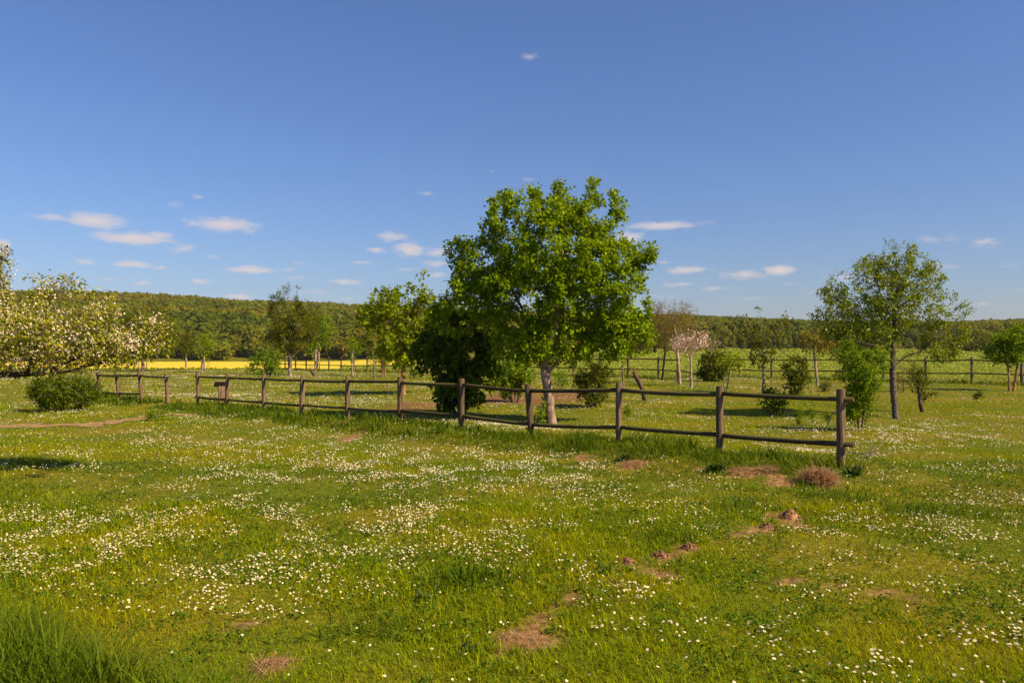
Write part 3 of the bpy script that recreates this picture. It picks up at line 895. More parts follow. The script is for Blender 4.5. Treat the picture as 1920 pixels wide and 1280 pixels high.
def plant(name, label, cat, base, blobs, stems=None, d=None, attr=600, step=None, leaf='oval', size=.07, per=5, spread=.06, bark='bark_brown', mat='leaf_shrub',
          tip=.003, depth=.9, group=None, leaf_r=3.2, flowers=None, thresh=.33, nscale=1.6, kill=2.0, bias=(0, 0, .12), jit=.25, shell=.35, base_r=None, yoff=0, lai=5.0):
    """a woody plant standing at pixel base, its crown filling the blobs (column, row, half width, half height) at its own depth"""
    _seed[0] += 1
    rng = np.random.default_rng(_seed[0])
    if d is None:
        g = ground(*base)
    else:
        x = (base[0] - 960) / F * d; g = np.array([x, d, float(H(x, d))])
    D = g[1]
    # attractors
    tot = sum(b[2] * b[3] * (b[4] if len(b) > 4 else 1) for b in blobs)
    A = []
    for b in blobs:
        k = int(attr * b[2] * b[3] * (b[4] if len(b) > 4 else 1) / tot) + int(min(.012 * attr, 30)) + 6
        c = at(b[0], D, b[1]); rx = b[2] / F * D; rz = b[3] / F * D; ry = min(rx, rz * 1.5) * depth if rx > rz else rx * depth
        v = norm(rng.normal(size=(k * 3, 3))) * (rng.random((k * 3, 1)) ** shell)
        if min(b[2], b[3]) < 20: ry = max(ry, 0); q0 = rng.normal(0, .25) * (max(bb[2] for bb in blobs) / F * D) * (b[2] < 20)
        else: q0 = 0.0
        q = c + v * [rx, ry, rz] + [0, rng.normal(0, .12) * rx + yoff + q0, 0]
        nz = vnoise(q * nscale / max(.5, D * 0 + 1), _seed[0])
        q = q[nz > thresh]
        A.append(q[:k])
    A = np.concatenate(A)
    A = A[A[:, 2] > g[2] + .05]
    cen = A.mean(0)
    if step is None: step = .02 * (A[:, 2].max() - g[2]) + .03
    if stems is None:
        stems = [[(base[0], base[1]), (base[0], base[1] - (base[1] - min(b[1] + b[3] for b in blobs)) * .5 - 4)]]
    st = []
    for si, s in enumerate(stems):
        pts = [at(p[0], D, p[1]) for p in s]
        for p, q in zip(pts, s):
            if len(q) > 2: p[1] += q[2]
        if s[0][1] > base[1] - 14: pts[0][2] = float(H(pts[0][0], pts[0][1])) - .04
        if si and s[0][1] > base[1] - 14: pts = [st[0][0]] + pts
        st.append(pts)
    P, par = grow(A, st, step, rng, bias, jit, kill)
    r, kids = radii(P, par, tip, None)
    r_raw = r.copy()
    if base_r:
        rootr = max(r[par < 0].max(), 1e-4); ex = math.log(base_r / tip) / math.log(rootr / tip) if rootr > tip * 1.01 else 1
        r = tip * (r / tip) ** ex
    # root flare
    hgt = P[:, 2] - g[2]
    r = r * (1 + .22 * np.exp(-np.maximum(hgt, 0) / .08) * (r > .03))
    root = thing(name, label, cat, g, group)
    V, Fs = wood(P, par, r)
    link('trunk', mesh_np('trunk', V - g, Fs, smooth=True), M[bark], root)
    tw = (r_raw < tip * leaf_r) & (hgt > .06)
    tw &= np.arange(len(P)) > sum(1 for _ in st)
    area = sum(PI * (b[2] / F * D) * (b[3] / F * D) * min(1.0, b[4] if len(b) > 4 else 1) for b in blobs)
    want = int(min(60000, .62 * lai * area / (size * size * {'lobed': .5, 'oval': .27, 'narrow': .16}[leaf])))
    anchors = np.concatenate([P[tw], P[tw], A + rng.normal(0, spread * .5, A.shape)])
    k = max(1, want // (per * 3))
    anchors = anchors[rng.integers(0, len(anchors), k)]
    # sprays of leaves: each anchor carries three little clusters
    anchors = np.repeat(anchors, 3, 0) + rng.normal(0, spread * .95, (k * 3, 3))
    LV, LF = leaves(anchors, None, rng, size, leaf, per, spread * .8, centre=cen)
    link('crown', mesh_np('crown', LV - g, LF), M[mat], root)
    if flowers:
        fm, fs, fp = flowers
        tips = np.concatenate([P[tw], A])
        k = int(want * fp); ii = rng.integers(0, len(tips), k)
        Q = tips[ii] + rng.normal(0, spread * .9, (k, 3)) + norm(tips[ii] - cen) * spread * .7
        N = norm(rng.normal(0, .6, (k, 3)) + norm(Q - cen) + [0, 0, .4])
        Dd = norm(np.cross(N, rng.normal(size=(k, 3))))
        BV, BF = stamp(PENT, PENT_F, Q, Dd, N, fs * rng.uniform(.6, 1.2, k))
        link('blossom', mesh_np('blossom', BV - g, BF), M[fm], root)
    print(name, 'nodes', len(P), 'leaves', len(LV) // len(SHAPES[leaf][0]), 'd %.1f r0 %.3f' % (D, r[0]))
    return root


exec_trees = []


def build_trees():
    # --- the large maple inside the fence
    plant('maple_tree', 'tallest tree, broad dense green maple with a pale lower trunk behind the fence', 'tree', (1035, 797),
          [(1045, 470, 108, 98), (1150, 560, 72, 110), (1180, 480, 38, 34, .6), (960, 470, 52, 62), (1080, 620, 120, 66), (930, 560, 70, 60), (875, 490, 44, 48, .8), (885, 555, 50, 50),
           (1030, 415, 70, 40), (957, 385, 24, 40, .8), (1052, 366, 13, 28, .7), (1112, 368, 11, 32, .7), (1152, 398, 17, 46, .8), (1085, 400, 14, 20, .4), (1000, 372, 9, 22, .4), (925, 400, 9, 18, .4), (1215, 478, 12, 18, .4), (1120, 440, 50, 60),
           (1000, 640, 80, 42), (1180, 630, 46, 40), (1000, 540, 110, 70), (862, 470, 26, 22, .5), (925, 440, 28, 40, .6), (850, 602, 46, 28, .8), (820, 590, 20, 20, .4)],
          stems=[[(1035, 797), (1029, 745), (1021, 690), (1012, 655), (985, 590, .2), (950, 520, .3)], [(1021, 690), (1034, 640, -.2), (1048, 560, -.3), (1055, 450, -.2), (1052, 343, -.1)], [(1048, 560, -.3), (1090, 470, -.2), (1112, 342, 0)], [(1090, 470, -.2), (1140, 430, 0), (1156, 360, .1)], [(950, 520, .3), (940, 440, .1), (957, 347, 0)], [(985, 590, .2), (900, 540, 0), (866, 490, -.2), (838, 455, -.2)], [(1150, 590, .3), (1200, 530, .1), (1222, 462, 0)], [(950, 520, .3), (925, 440, .3), (920, 392, .3)], [(1048, 560, -.3), (1010, 440, .3), (1000, 352, .3)],
                 [(1024, 705), (1050, 672, .3), (1100, 640, .5), (1150, 590, .3)]],
          attr=5200, step=.105, leaf='lobed', size=.072, per=6, spread=.058, bark='bark_maple', mat='leaf_maple', tip=.0035, depth=.92, thresh=.37, nscale=1.9, base_r=.125, leaf_r=3.4, shell=.3, lai=7.5)
    # --- blossoming apple reaching in from the left
    plant('apple_tree', 'old apple tree in white blossom reaching in from the left edge', 'tree', (-330, 860),
          [(40, 630, 110, 56), (-60, 620, 120, 72), (130, 640, 90, 44), (190, 640, 70, 44, 1.1), (215, 660, 62, 34, 1.2), (262, 645, 36, 26, .8), (60, 600, 74, 40, .9), (100, 548, 26, 26, .5), (-20, 565, 40, 40, .6), (8, 500, 12, 40, .35),
           (285, 605, 26, 22, .22), (300, 640, 16, 18, .14), (190, 583, 30, 22, .3), (-200, 560, 150, 130), (60, 680, 120, 24), (-330, 520, 180, 140), (-500, 600, 160, 120, .6)],
          d=11.5, stems=[[(-330, 860), (-300, 760), (-250, 690), (-120, 690, .1), (0, 703, 0), (90, 700, -.1), (150, 694, -.2)], [(-250, 690), (-180, 620, .2), (-60, 560)], [(-300, 760), (-360, 620, .2), (-380, 500, .4)],
                         [(60, 690, 0), (85, 590, 0), (108, 528, 0), (126, 522, 0)], [(-60, 560), (0, 520, 0), (8, 464, 0)], [(90, 700, -.1), (180, 660, -.2), (240, 610, -.2), (300, 598, -.2)], [(150, 694, -.2), (230, 668, 0), (312, 636, 0)], [(85, 590, 0), (60, 560, .2), (44, 528, .2)]],
          attr=3600, step=.085, leaf='oval', size=.058, per=6, spread=.05, bark='bark_dark', mat='leaf_apple', tip=.0022, depth=1.35, thresh=.34, nscale=2.4, base_r=.13, leaf_r=2.8, flowers=('blossom', .0145, .46), lai=4, shell=.3)
    # --- the pear on the right
    plant('pear_tree', 'open crowned fruit tree with a speckled straight trunk and curved low limb on the right', 'tree', (1679, 785),
          [(1670, 560, 100, 80), (1590, 560, 50, 60, .8), (1560, 590, 36, 36, .6), (1770, 590, 36, 44, .8), (1710, 500, 46, 40, .8), (1640, 505, 34, 34, .6), (1680, 478, 7, 26, .8), (1716, 486, 7, 22, .7), (1700, 500, 7, 20, .6), (1740, 510, 7, 20, .5), (1620, 520, 8, 22, .5),
           (1655, 492, 8, 16, .25), (1590, 515, 10, 20, .5), (1777, 535, 8, 26, .6), (1795, 640, 22, 34, .6), (1590, 662, 38, 22, .5), (1772, 656, 40, 24, .6), (1565, 600, 38, 40, 1), (1600, 640, 46, 28, .8), (1740, 640, 50, 26, .5), (1620, 620, 66, 40), (1545, 555, 14, 24, .25), (1700, 560, 70, 70), (1800, 580, 14, 12, .2)],
          stems=[[(1679, 785), (1675, 730), (1674, 670), (1676, 610), (1682, 540), (1679, 462)], [(1675, 682), (1695, 668, -.1), (1730, 655, -.2), (1755, 625, -.2), (1775, 590, -.2)], [(1675, 665), (1650, 640, .2), (1610, 600, .3), (1588, 560, .3), (1548, 548, .3)], [(1676, 600), (1640, 560, -.3), (1612, 520, -.3), (1592, 492, -.3)], [(1677, 590), (1705, 530, .2), (1716, 474, .2)], [(1678, 600), (1730, 560, .3), (1768, 540, .3), (1779, 512, .3)], [(1677, 580), (1735, 535, -.3), (1742, 498, -.3)], [(1677, 640), (1640, 650, -.4), (1585, 640, -.5)], [(1755, 625), (1790, 612, -.2), (1808, 580, -.2)], [(1676, 610), (1650, 540, .1), (1640, 480, .1)]],
          attr=2300, step=.10, leaf='oval', size=.078, per=7, spread=.055, bark='bark_dark_fleck', mat='leaf_pear', tip=.003, depth=.85, thresh=.42, nscale=2.6, base_r=.082, leaf_r=2.6, jit=.32, lai=3.2)
    # --- light green maple left of the big one
    plant('light_maple_tree', 'light green maple with an orange forked trunk, left of the dark bush', 'tree', (757, 740),
          [(755, 590, 70, 56), (720, 570, 32, 40, .7), (695, 585, 22, 26, .5), (780, 555, 24, 26, .6), (735, 545, 20, 18, .5), (815, 600, 50, 50), (700, 640, 36, 36, .8), (840, 600, 30, 34), (787, 525, 9, 14, .3),
           (812, 556, 14, 14, .35), (775, 660, 60, 32, .8), (678, 590, 10, 14, .25), (752, 620, 80, 50)],
          stems=[[(757, 740), (756, 700), (757, 672), (745, 630), (735, 590)], [(757, 672), (770, 630, .2), (780, 590)], [(758, 676), (795, 640, .3), (820, 610)]],
          attr=1700, step=.13, leaf='lobed', size=.125, per=5, spread=.085, bark='bark_orange', mat='leaf_maple_light', tip=.004, thresh=.36, nscale=1.4, base_r=.09, lai=3.4)
    # --- big dark hazel
    plant('hazel_bush', 'large dark leafy bush reaching the ground, left of the tallest tree', 'bush', (862, 778),
          [(855, 660, 76, 60), (850, 610, 50, 34, .8), (866, 725, 48, 44), (800, 655, 30, 30, .8), (905, 690, 36, 44), (930, 715, 18, 18, .4), (790, 690, 14, 12, .3), (865, 600, 40, 26, .7), (835, 740, 26, 30, .7), (925, 640, 26, 40)],
          stems=[[(862, 778), (858, 720), (852, 660)], [(868, 778), (890, 710, .2), (905, 660)], [(856, 778), (830, 710, -.2), (812, 660)]],
          attr=2600, step=.10, leaf='lobed', size=.12, per=6, spread=.075, bark='bark_dark', mat='leaf_hazel', tip=.004, thresh=.25, base_r=.05, shell=.3, yoff=.2, lai=9)
    # --- far left group
    plant('olive_tree', 'dark olive leaved tree propped by two pale stakes beside the yellow field', 'tree', (268, 696), [(285, 625, 46, 36), (260, 610, 30, 34, .7), (300, 645, 30, 24, .7), (290, 590, 24, 18, .5)],
          stems=[[(268, 696), (268, 665), (272, 640)]], attr=700, step=.22, size=.17, per=5, spread=.16, mat='leaf_olive', bark='bark_pale', tip=.008, base_r=.13, nscale=.9)
    plant('thin_sapling', 'thin pale sapling in front of the yellow field, left of the staked bright one', 'sapling', (349, 689), d=74, blobs=[(350, 645, 16, 22), (340, 640, 12, 12, .5), (358, 632, 10, 10, .4)],
          stems=[[(349, 689), (349, 655)]], attr=200, step=.2, size=.15, per=4, spread=.14, mat='leaf_olive', bark='bark_pale', tip=.008, base_r=.09, nscale=.9)
    plant('bright_sapling', 'small bright green tree with a stake before the yellow field', 'sapling', (381, 698), [(382, 648, 18, 20), (366, 650, 10, 12, .4), (386, 680, 9, 10, .3)],
          stems=[[(379, 698), (380, 665)]], attr=260, step=.18, size=.16, per=4, spread=.13, mat='leaf_maple_light', bark='bark_pale', tip=.008, base_r=.09, nscale=.9)
    plant('round_shrub', 'loose light green shrub in front of the tall olive tree', 'shrub', (500, 712), [(500, 678, 34, 24), (475, 690, 20, 12, .4), (492, 664, 14, 12, .4)],
          attr=420, step=.12, size=0.162, per=5, spread=.09, mat='leaf_shrub', tip=.006, base_r=.05, nscale=1.2, stems=[[(500, 712), (498, 690)], [(503, 712), (512, 685)]])
    plant('upswept_tree', 'olive green tree with bare upswept shoots above the hill line', 'tree', (544, 704),
          [(550, 622, 44, 42), (530, 625, 34, 36, .7), (578, 608, 24, 44, .7), (512, 585, 12, 36, .4), (538, 560, 5, 24, 1), (553, 558, 5, 20, 1), (524, 562, 4, 22, 1), (574, 572, 4, 18, 1), (508, 575, 4, 22, 1), (563, 568, 4, 18, .8)],
          stems=[[(544, 704), (543, 665), (546, 620), (538, 540)], [(543, 672), (525, 620, .3), (510, 585, .4), (507, 560, .4)], [(543, 668), (530, 610, -.4), (524, 548, -.4)], [(544, 665), (553, 600, .3), (556, 544, .3)], [(544, 665), (565, 610, -.3), (575, 556, -.3)], [(543, 675), (575, 640, .4), (592, 590, .5)], [(543, 680), (515, 650, -.4), (499, 600, -.5)], [(545, 650), (560, 590, 0), (566, 562, 0)]], attr=1500, step=.16, size=.17, per=4, spread=.09, mat='leaf_olive', bark='bark_pale', tip=.006, base_r=.13, nscale=1.1, bias=(0, 0, .35), thresh=.36, leaf='narrow', lai=3.8)
    plant('staked_tree', 'bright green tree tied to a pale stake behind the upswept olive one', 'tree', (592, 694), [(597, 615, 22, 32), (608, 630, 14, 22, .6), (588, 640, 18, 18, .6)],
          stems=[[(592, 694), (592, 655)]], attr=500, step=.2, size=0.192, per=5, spread=.14, mat='leaf_shrub', bark='bark_pale', tip=.007, base_r=.11, nscale=1.0)
    plant('slim_sapling', 'slim sapling with a small bright crown inside the far fence', 'sapling', (661, 704), [(661, 650, 16, 18), (650, 642, 8, 10, .4)], stems=[[(661, 704), (660, 666)]],
          attr=240, step=.16, size=.13, per=4, spread=.1, mat='leaf_shrub', bark='bark_pale', tip=.006, base_r=.07, nscale=1.2)
    plant('bare_sapling', 'nearly bare pale sapling between the slim sapling and the forked one', 'sapling', (702, 712), [(700, 672, 16, 22), (692, 655, 8, 14, .3)], stems=[[(702, 712), (701, 678)]],
          attr=120, step=.14, size=.06, per=1, spread=.06, mat='leaf_brown', bark='bark_birch', tip=.007, base_r=.05, nscale=1.2, lai=0.35)
    plant('forked_sapling', 'young green tree with two close stems just left of the light maple', 'sapling', (720, 706), [(722, 660, 26, 20), (705, 668, 14, 10, .4), (735, 670, 14, 10, .4)],
          stems=[[(718, 706), (718, 675)], [(722, 706), (721, 675)]], attr=360, step=.15, size=.13, per=4, spread=.1, mat='leaf_maple_light', bark='bark_orange', tip=.006, base_r=.06, nscale=1.2)
    plant('tiny_bush', 'tiny upright bush alone in the grass right of the light maple trunk', 'shrub', (777, 709), [(777, 700, 6, 7)], attr=70, step=.09, size=.09, per=4, spread=.06, mat='leaf_box', tip=.004, base_r=.02)
    # --- right of the maple trunk
    plant('laurel_bush', 'mid green bush between the large dark bush and the maple trunk', 'bush', (966, 755), [(965, 715, 32, 38), (945, 690, 20, 22, .5), (985, 690, 18, 24, .5)],
          attr=900, step=.09, size=0.119, per=5, spread=.07, mat='leaf_shrub', tip=.004, base_r=.04, stems=[[(966, 755), (964, 720)], [(970, 755), (978, 715)], [(961, 755), (950, 715)]], shell=.3, lai=8)
    plant('juniper_bush', 'dense olive green upright bush right of the maple trunk', 'bush', (1110, 763), [(1110, 722, 28, 40), (1112, 690, 26, 22, .6), (1130, 700, 14, 20, .4), (1095, 700, 12, 18, .4)],
          attr=1300, step=.08, size=0.083, per=7, spread=.055, mat='leaf_box', tip=.004, base_r=.04, stems=[[(1110, 763), (1110, 715)], [(1106, 763), (1098, 710)], [(1114, 763), (1124, 710)]], shell=.3, thresh=.2, lai=8)
    plant('little_bush', 'small bush far behind the maple, just right of its trunk', 'shrub', (1054, 729), [(1054, 712, 14, 15)], attr=160, step=.1, size=.08, per=5, spread=.07, mat='leaf_shrub', tip=.004, base_r=.03)
    plant('leafy_stake', 'thin upright sapling with few leaves behind a fence post', 'sapling', (1168, 735), [(1168, 690, 5, 30), (1165, 660, 8, 10, .4)], stems=[[(1168, 735), (1168, 660)]],
          attr=60, step=.12, size=.06, per=3, spread=.05, mat='leaf_olive', bark='bark_pale', tip=.005, base_r=.04, lai=1.2)
    plant('leaning_sapling', 'dark thin leaning sapling against the far fence', 'sapling', (1242, 714), [(1246, 642, 14, 18)], stems=[[(1241, 714), (1247, 662)]], attr=90, step=.14, size=.07, per=2, spread=.06,
          mat='leaf_olive', bark='bark_dark', tip=.006, base_r=.055, lai=0.7)
    plant('golden_birch', 'tall thinly leaved golden tree with a pale trunk beside the pink blossom', 'tree', (1275, 720), [(1262, 610, 42, 42), (1240, 600, 26, 34, .6), (1285, 590, 24, 26, .5), (1262, 575, 18, 16, .35)],
          stems=[[(1275, 720), (1270, 660), (1264, 610), (1262, 575)]], attr=800, step=.13, size=.055, per=3, spread=.07, mat='leaf_gold', bark='bark_pale', tip=.0045, base_r=.07, nscale=1.6, lai=1.5)
    plant('pink_blossom_tree', 'small tree with pink blossom over a thin bare trunk', 'tree', (1296, 727), [(1302, 644, 44, 22), (1332, 634, 20, 14, .5), (1270, 648, 18, 14, .4)], stems=[[(1296, 727), (1295, 670), (1300, 655)]],
          attr=420, step=.11, size=.05, per=2, spread=.10, mat='leaf_gold', bark='bark_pale', tip=.0045, base_r=.055, flowers=('blossom_pink', .030, .8), lai=.9)
    plant('dark_round_bush', 'dense dark rounded bush at the corner of the far fence', 'bush', (1336, 715), [(1338, 686, 30, 30), (1330, 700, 24, 16, .6)], attr=900, step=.12, size=0.131, per=6, spread=.09, mat='leaf_box', tip=.005,
          base_r=.04, stems=[[(1336, 715), (1336, 690)], [(1326, 715), (1320, 690)], [(1346, 715), (1352, 690)]], shell=.3, thresh=.2, lai=8)
    plant('umbrella_shrub', 'small light green tree on thin splayed stems beside the dark rounded bush', 'sapling', (1362, 738), [(1368, 678, 24, 16), (1380, 690, 12, 12, .4)], stems=[[(1362, 738), (1368, 700)], [(1360, 738), (1356, 705)]],
          attr=300, step=.1, size=0.119, per=4, spread=.07, mat='leaf_maple_light', bark='bark_birch', tip=.0045, base_r=.03)
    plant('spreading_sapling', 'open young tree with clumps of leaves at its tips and a pale straight trunk', 'tree', (1432, 738), [(1430, 640, 44, 34), (1402, 612, 16, 20, .4), (1425, 596, 12, 16, .35), (1460, 612, 20, 18, .4), (1472, 600, 10, 12, .25), (1440, 672, 34, 18, .6), (1408, 650, 22, 20, .5)],
          stems=[[(1432, 738), (1431, 660), (1428, 625), (1425, 584)], [(1431, 670), (1410, 630, .3), (1398, 592, .4)], [(1431, 665), (1452, 630, -.3), (1461, 598, -.4)], [(1452, 630), (1470, 612), (1479, 597)], [(1431, 690), (1408, 670, .3), (1392, 640, .4)], [(1431, 685), (1458, 665, -.3), (1476, 645, -.3)]], attr=800, step=.12, size=0.121, per=5, spread=.07, mat='leaf_olive', bark='bark_birch', tip=.0045, base_r=.05, nscale=2, thresh=.42, lai=2.2)
    plant('low_dark_bush', 'low dark bush standing behind the top rail near the end of the fence', 'bush', (1449, 781), [(1450, 752, 22, 22), (1436, 742, 12, 10, .3), (1448, 736, 12, 9, .4)], attr=420, step=.07, size=0.091, per=5, spread=.05, mat='leaf_hazel', tip=.003, base_r=.03,
          stems=[[(1449, 781), (1449, 755)], [(1446, 781), (1436, 750)], [(1453, 781), (1464, 752)]], lai=8)
    plant('column_shrub', 'upright shrub narrowing at its foot left of the yellowish sapling', 'shrub', (1491, 740), [(1488, 690, 20, 24), (1492, 715, 18, 22), (1505, 700, 8, 14, .4)], attr=700, step=.09, size=0.109, per=5, spread=.06, mat='leaf_box', tip=.004, base_r=.035,
          stems=[[(1491, 740), (1489, 700)], [(1494, 740), (1500, 700)]], shell=.3, lai=8)
    plant('yellowish_sapling', 'yellowish young tree with a slightly leaning pale trunk at the far fence', 'sapling', (1533, 722), [(1528, 640, 30, 24), (1510, 640, 14, 14, .4), (1548, 648, 14, 14, .4)], stems=[[(1533, 722), (1527, 665)]],
          attr=420, step=.13, size=0.126, per=4, spread=.09, mat='leaf_gold', bark='bark_pale', tip=.005, base_r=.06)
    plant('knee_high_shrub', 'knee high shrub below the yellowish sapling', 'shrub', (1548, 734), [(1548, 722, 11, 11)], attr=120, step=.09, size=.07, per=4, spread=.05, mat='leaf_box', tip=.004, base_r=.02)
    plant('tall_shrub', 'tall leafy bright green shrub just behind the right end of the fence', 'shrub', (1612, 806), [(1612, 700, 40, 50), (1600, 665, 30, 26, .6), (1640, 690, 20, 36, .6), (1612, 755, 30, 36), (1655, 670, 10, 20, .2)],
          stems=[[(1610, 806), (1606, 760), (1603, 700)], [(1615, 806), (1622, 750), (1632, 690)], [(1606, 806), (1595, 740)], [(1619, 806), (1628, 770), (1642, 745)]], attr=2400, step=.065, size=0.065, per=6, spread=.042, mat='leaf_shrub', tip=.0025, base_r=.022, nscale=3, thresh=.33, lai=8)
    plant('reddish_shrub', 'low reddish tinged shrub behind the trunk of the open crowned fruit tree', 'shrub', (1694, 735), [(1694, 708, 18, 26), (1700, 690, 10, 12, .4)], attr=220, step=.09, size=.05, per=3, spread=.06, mat='leaf_brown', tip=.004, base_r=.02, lai=1.2)
    plant('ivy_clad_tree', 'short crooked tree hung with feathery foliage right of the fruit tree', 'tree', (1731, 774), [(1722, 710, 20, 24), (1718, 692, 12, 14, .4), (1736, 735, 14, 12, .4), (1746, 738, 8, 5, .2)], stems=[[(1731, 774), (1724, 748), (1722, 715)], [(1727, 757), (1738, 742), (1750, 736)]],
          attr=600, step=.07, size=0.058, per=5, spread=.045, mat='leaf_box', bark='bark_brown', tip=.003, base_r=.065)
    plant('knee_high_bush', 'small lone bush in open grass at the right', 'shrub', (1828, 749), [(1828, 740, 11, 8)], attr=120, step=.06, size=.06, per=4, spread=.04, mat='leaf_box', tip=.003, base_r=.02)
    plant('right_edge_tree', 'small green tree with twin orange stems at the right edge by the fence', 'tree', (1896, 733), [(1890, 645, 36, 30), (1915, 640, 30, 34), (1880, 665, 30, 20, .6)], stems=[[(1893, 733), (1891, 695), (1885, 665)], [(1900, 733), (1906, 695), (1912, 660)]],
          attr=700, step=.11, size=0.115, per=5, spread=.075, mat='leaf_shrub', bark='bark_orange', tip=.004, base_r=.055, lai=8)
    plant('box_bush', 'low wide dark green bush under the blossoming apple branches', 'bush', (118, 769), [(120, 733, 62, 34), (80, 732, 26, 28, .6), (160, 732, 28, 26, .6)], attr=2400, step=.085, size=0.071, per=7, spread=.05, mat='leaf_shrub_dark', tip=.003, base_r=.03,
          stems=[[(118, 769), (118, 745)], [(90, 767), (84, 745)], [(150, 767), (156, 745)]], shell=.3, thresh=.18, lai=8)
    plant('track_side_bush', 'low sprawling plant in the grass beside the worn track', 'shrub', (298, 788), [(298, 780, 24, 8)], attr=260, step=.05, size=.06, per=5, spread=.04, mat='leaf_shrub', tip=.003, base_r=.015)
    # far edge of the green field
    plant('bare_brown_tree', 'bare twiggy brown tree at the far edge of the crop field', 'tree', (1228, 663), [(1232, 606, 34, 44), (1215, 636, 34, 24, .8), (1272, 618, 34, 36, .8), (1300, 634, 24, 24, .5)], d=150, stems=[[(1228, 663), (1229, 610)]], attr=1500, step=.42, size=.26, per=2, spread=.3, mat='leaf_brown', bark='bark_brown', tip=.03, base_r=.3, nscale=.4, lai=2.6)
    for k, (px, ry, w, mt, lb) in enumerate([(1195, 632, 24, 'leaf_brown', 'low brown thicket at the field edge behind the tallest tree'), (1262, 636, 26, 'leaf_gold', 'golden thicket at the field edge behind the golden tree'), (1300, 630, 24, 'leaf_olive', 'olive thicket at the field edge behind the pink blossom'),
                                            (1812, 634, 24, 'leaf_box', 'rounded dark green tree at the field edge right of the fruit tree'), (1850, 628, 26, 'leaf_olive', 'olive tree at the field edge left of the right edge tree'), (1912, 616, 26, 'leaf_box', 'tallest dark tree on the field edge at the far right')]):
        plant('edge_tree', lb, 'tree', (px, 662), [(px, (ry + 660) / 2, w, (660 - ry) / 2 + 6)], d=170, attr=420, step=.5, size=.5, per=5, spread=.45, mat=mt, tip=.03, base_r=.25, nscale=.3, group='trees at the edge of the crop field', shell=.3, thresh=.25)


# ------------------------------------------------------------------ fences
def post_part(root, top, foot, r, rng, name='post'):
    """one round post from foot to top (world), as a child of root"""
    top = np.array(top); foot = np.array(foot)
    g = np.array(root.location)
    n = 7
    path = [foot + (top - foot) * t for t in np.linspace(0, 1, n)]
    path = [p - foot for p in path]
    rad = [r * (1 + .03 * rng.normal()) for _ in range(n)]
    up = norm(top - foot)
    path.append(path[-1] + up * .006); rad.append(r * .93)
    V, Fs = tube(path, rad, 14, rng=rng, rough=.025)
    me = mesh_np(name, V, Fs, smooth=False)
    me.polygons.foreach_set('use_smooth', [len(p.vertices) == 4 for p in me.polygons])
    o = link(name, me, M['post'], root, foot - g)
    return o


def rail_part(root, a, b, r, rng, sag=.01):
    a = np.array(a); b = np.array(b); g = np.array(root.location)
    n = 9
    bend = rng.normal(0, .004, 3)
    path = [(b - a) * t + bend * math.sin(PI * t) * [1, 1, 1] + [0, 0, -sag * math.sin(PI * t)] for t in np.linspace(0, 1, n)]
    taper = rng.uniform(-.06, .06)
    rad = [r * (1 + taper * (t - .5) * 2 + .006 * rng.normal()) for t in np.linspace(0, 1, n)]
    V, Fs = tube(path, rad, 12, rng=rng, rough=.008)
    me = mesh_np('rail', V, Fs)
    me.polygons.foreach_set('use_smooth', [len(p.vertices) == 4 for p in me.polygons])
    return link('rail', me, M['rail'], root, a - g)


def fence(name, label, pts, tops, r_post, r_rail, zr, lean=None, ext=.13, skip=(), seed=1, h=1.2, ends=(True, True)):
    """pts: xy of posts; tops: top heights; zr: rail heights below the post top"""
    rng = np.random.default_rng(seed)
    g = np.array([pts[0][0], pts[0][1], float(H(*pts[0]))])
    root = thing(name, label, 'fence', g)
    T = []
    for i, p in enumerate(pts):
        lx, ly = (lean or {}).get(i, (rng.normal(0, .008), rng.normal(0, .008)))
        top = np.array([p[0] + lx, p[1] + ly, tops[i]]); foot = np.array([p[0] - lx * .2, p[1] - ly * .2, float(H(*p)) - .15])
        post_part(root, top, foot, r_post * rng.uniform(.93, 1.07), rng)
        T.append((top, foot))
    for j, z in enumerate(zr):
        for i in range(len(pts) - 1):
            if (j, i) in skip: continue
            def on(k):
                top, foot = T[k]; u = (top - foot) / (top[2] - foot[2])
                return top - u * z
            a, b = on(i) + [0, 0, rng.normal(0, .008)], on(i + 1) + [0, 0, rng.normal(0, .008)]
            d = norm(b - a)
            if i == 0 and ends[0]: a = a - d * (r_post + ext)
            if i == len(pts) - 2 and ends[1]: b = b + d * (r_post + ext)
            rail_part(root, a, b, r_rail * rng.uniform(.92, 1.08), rng)
    return root


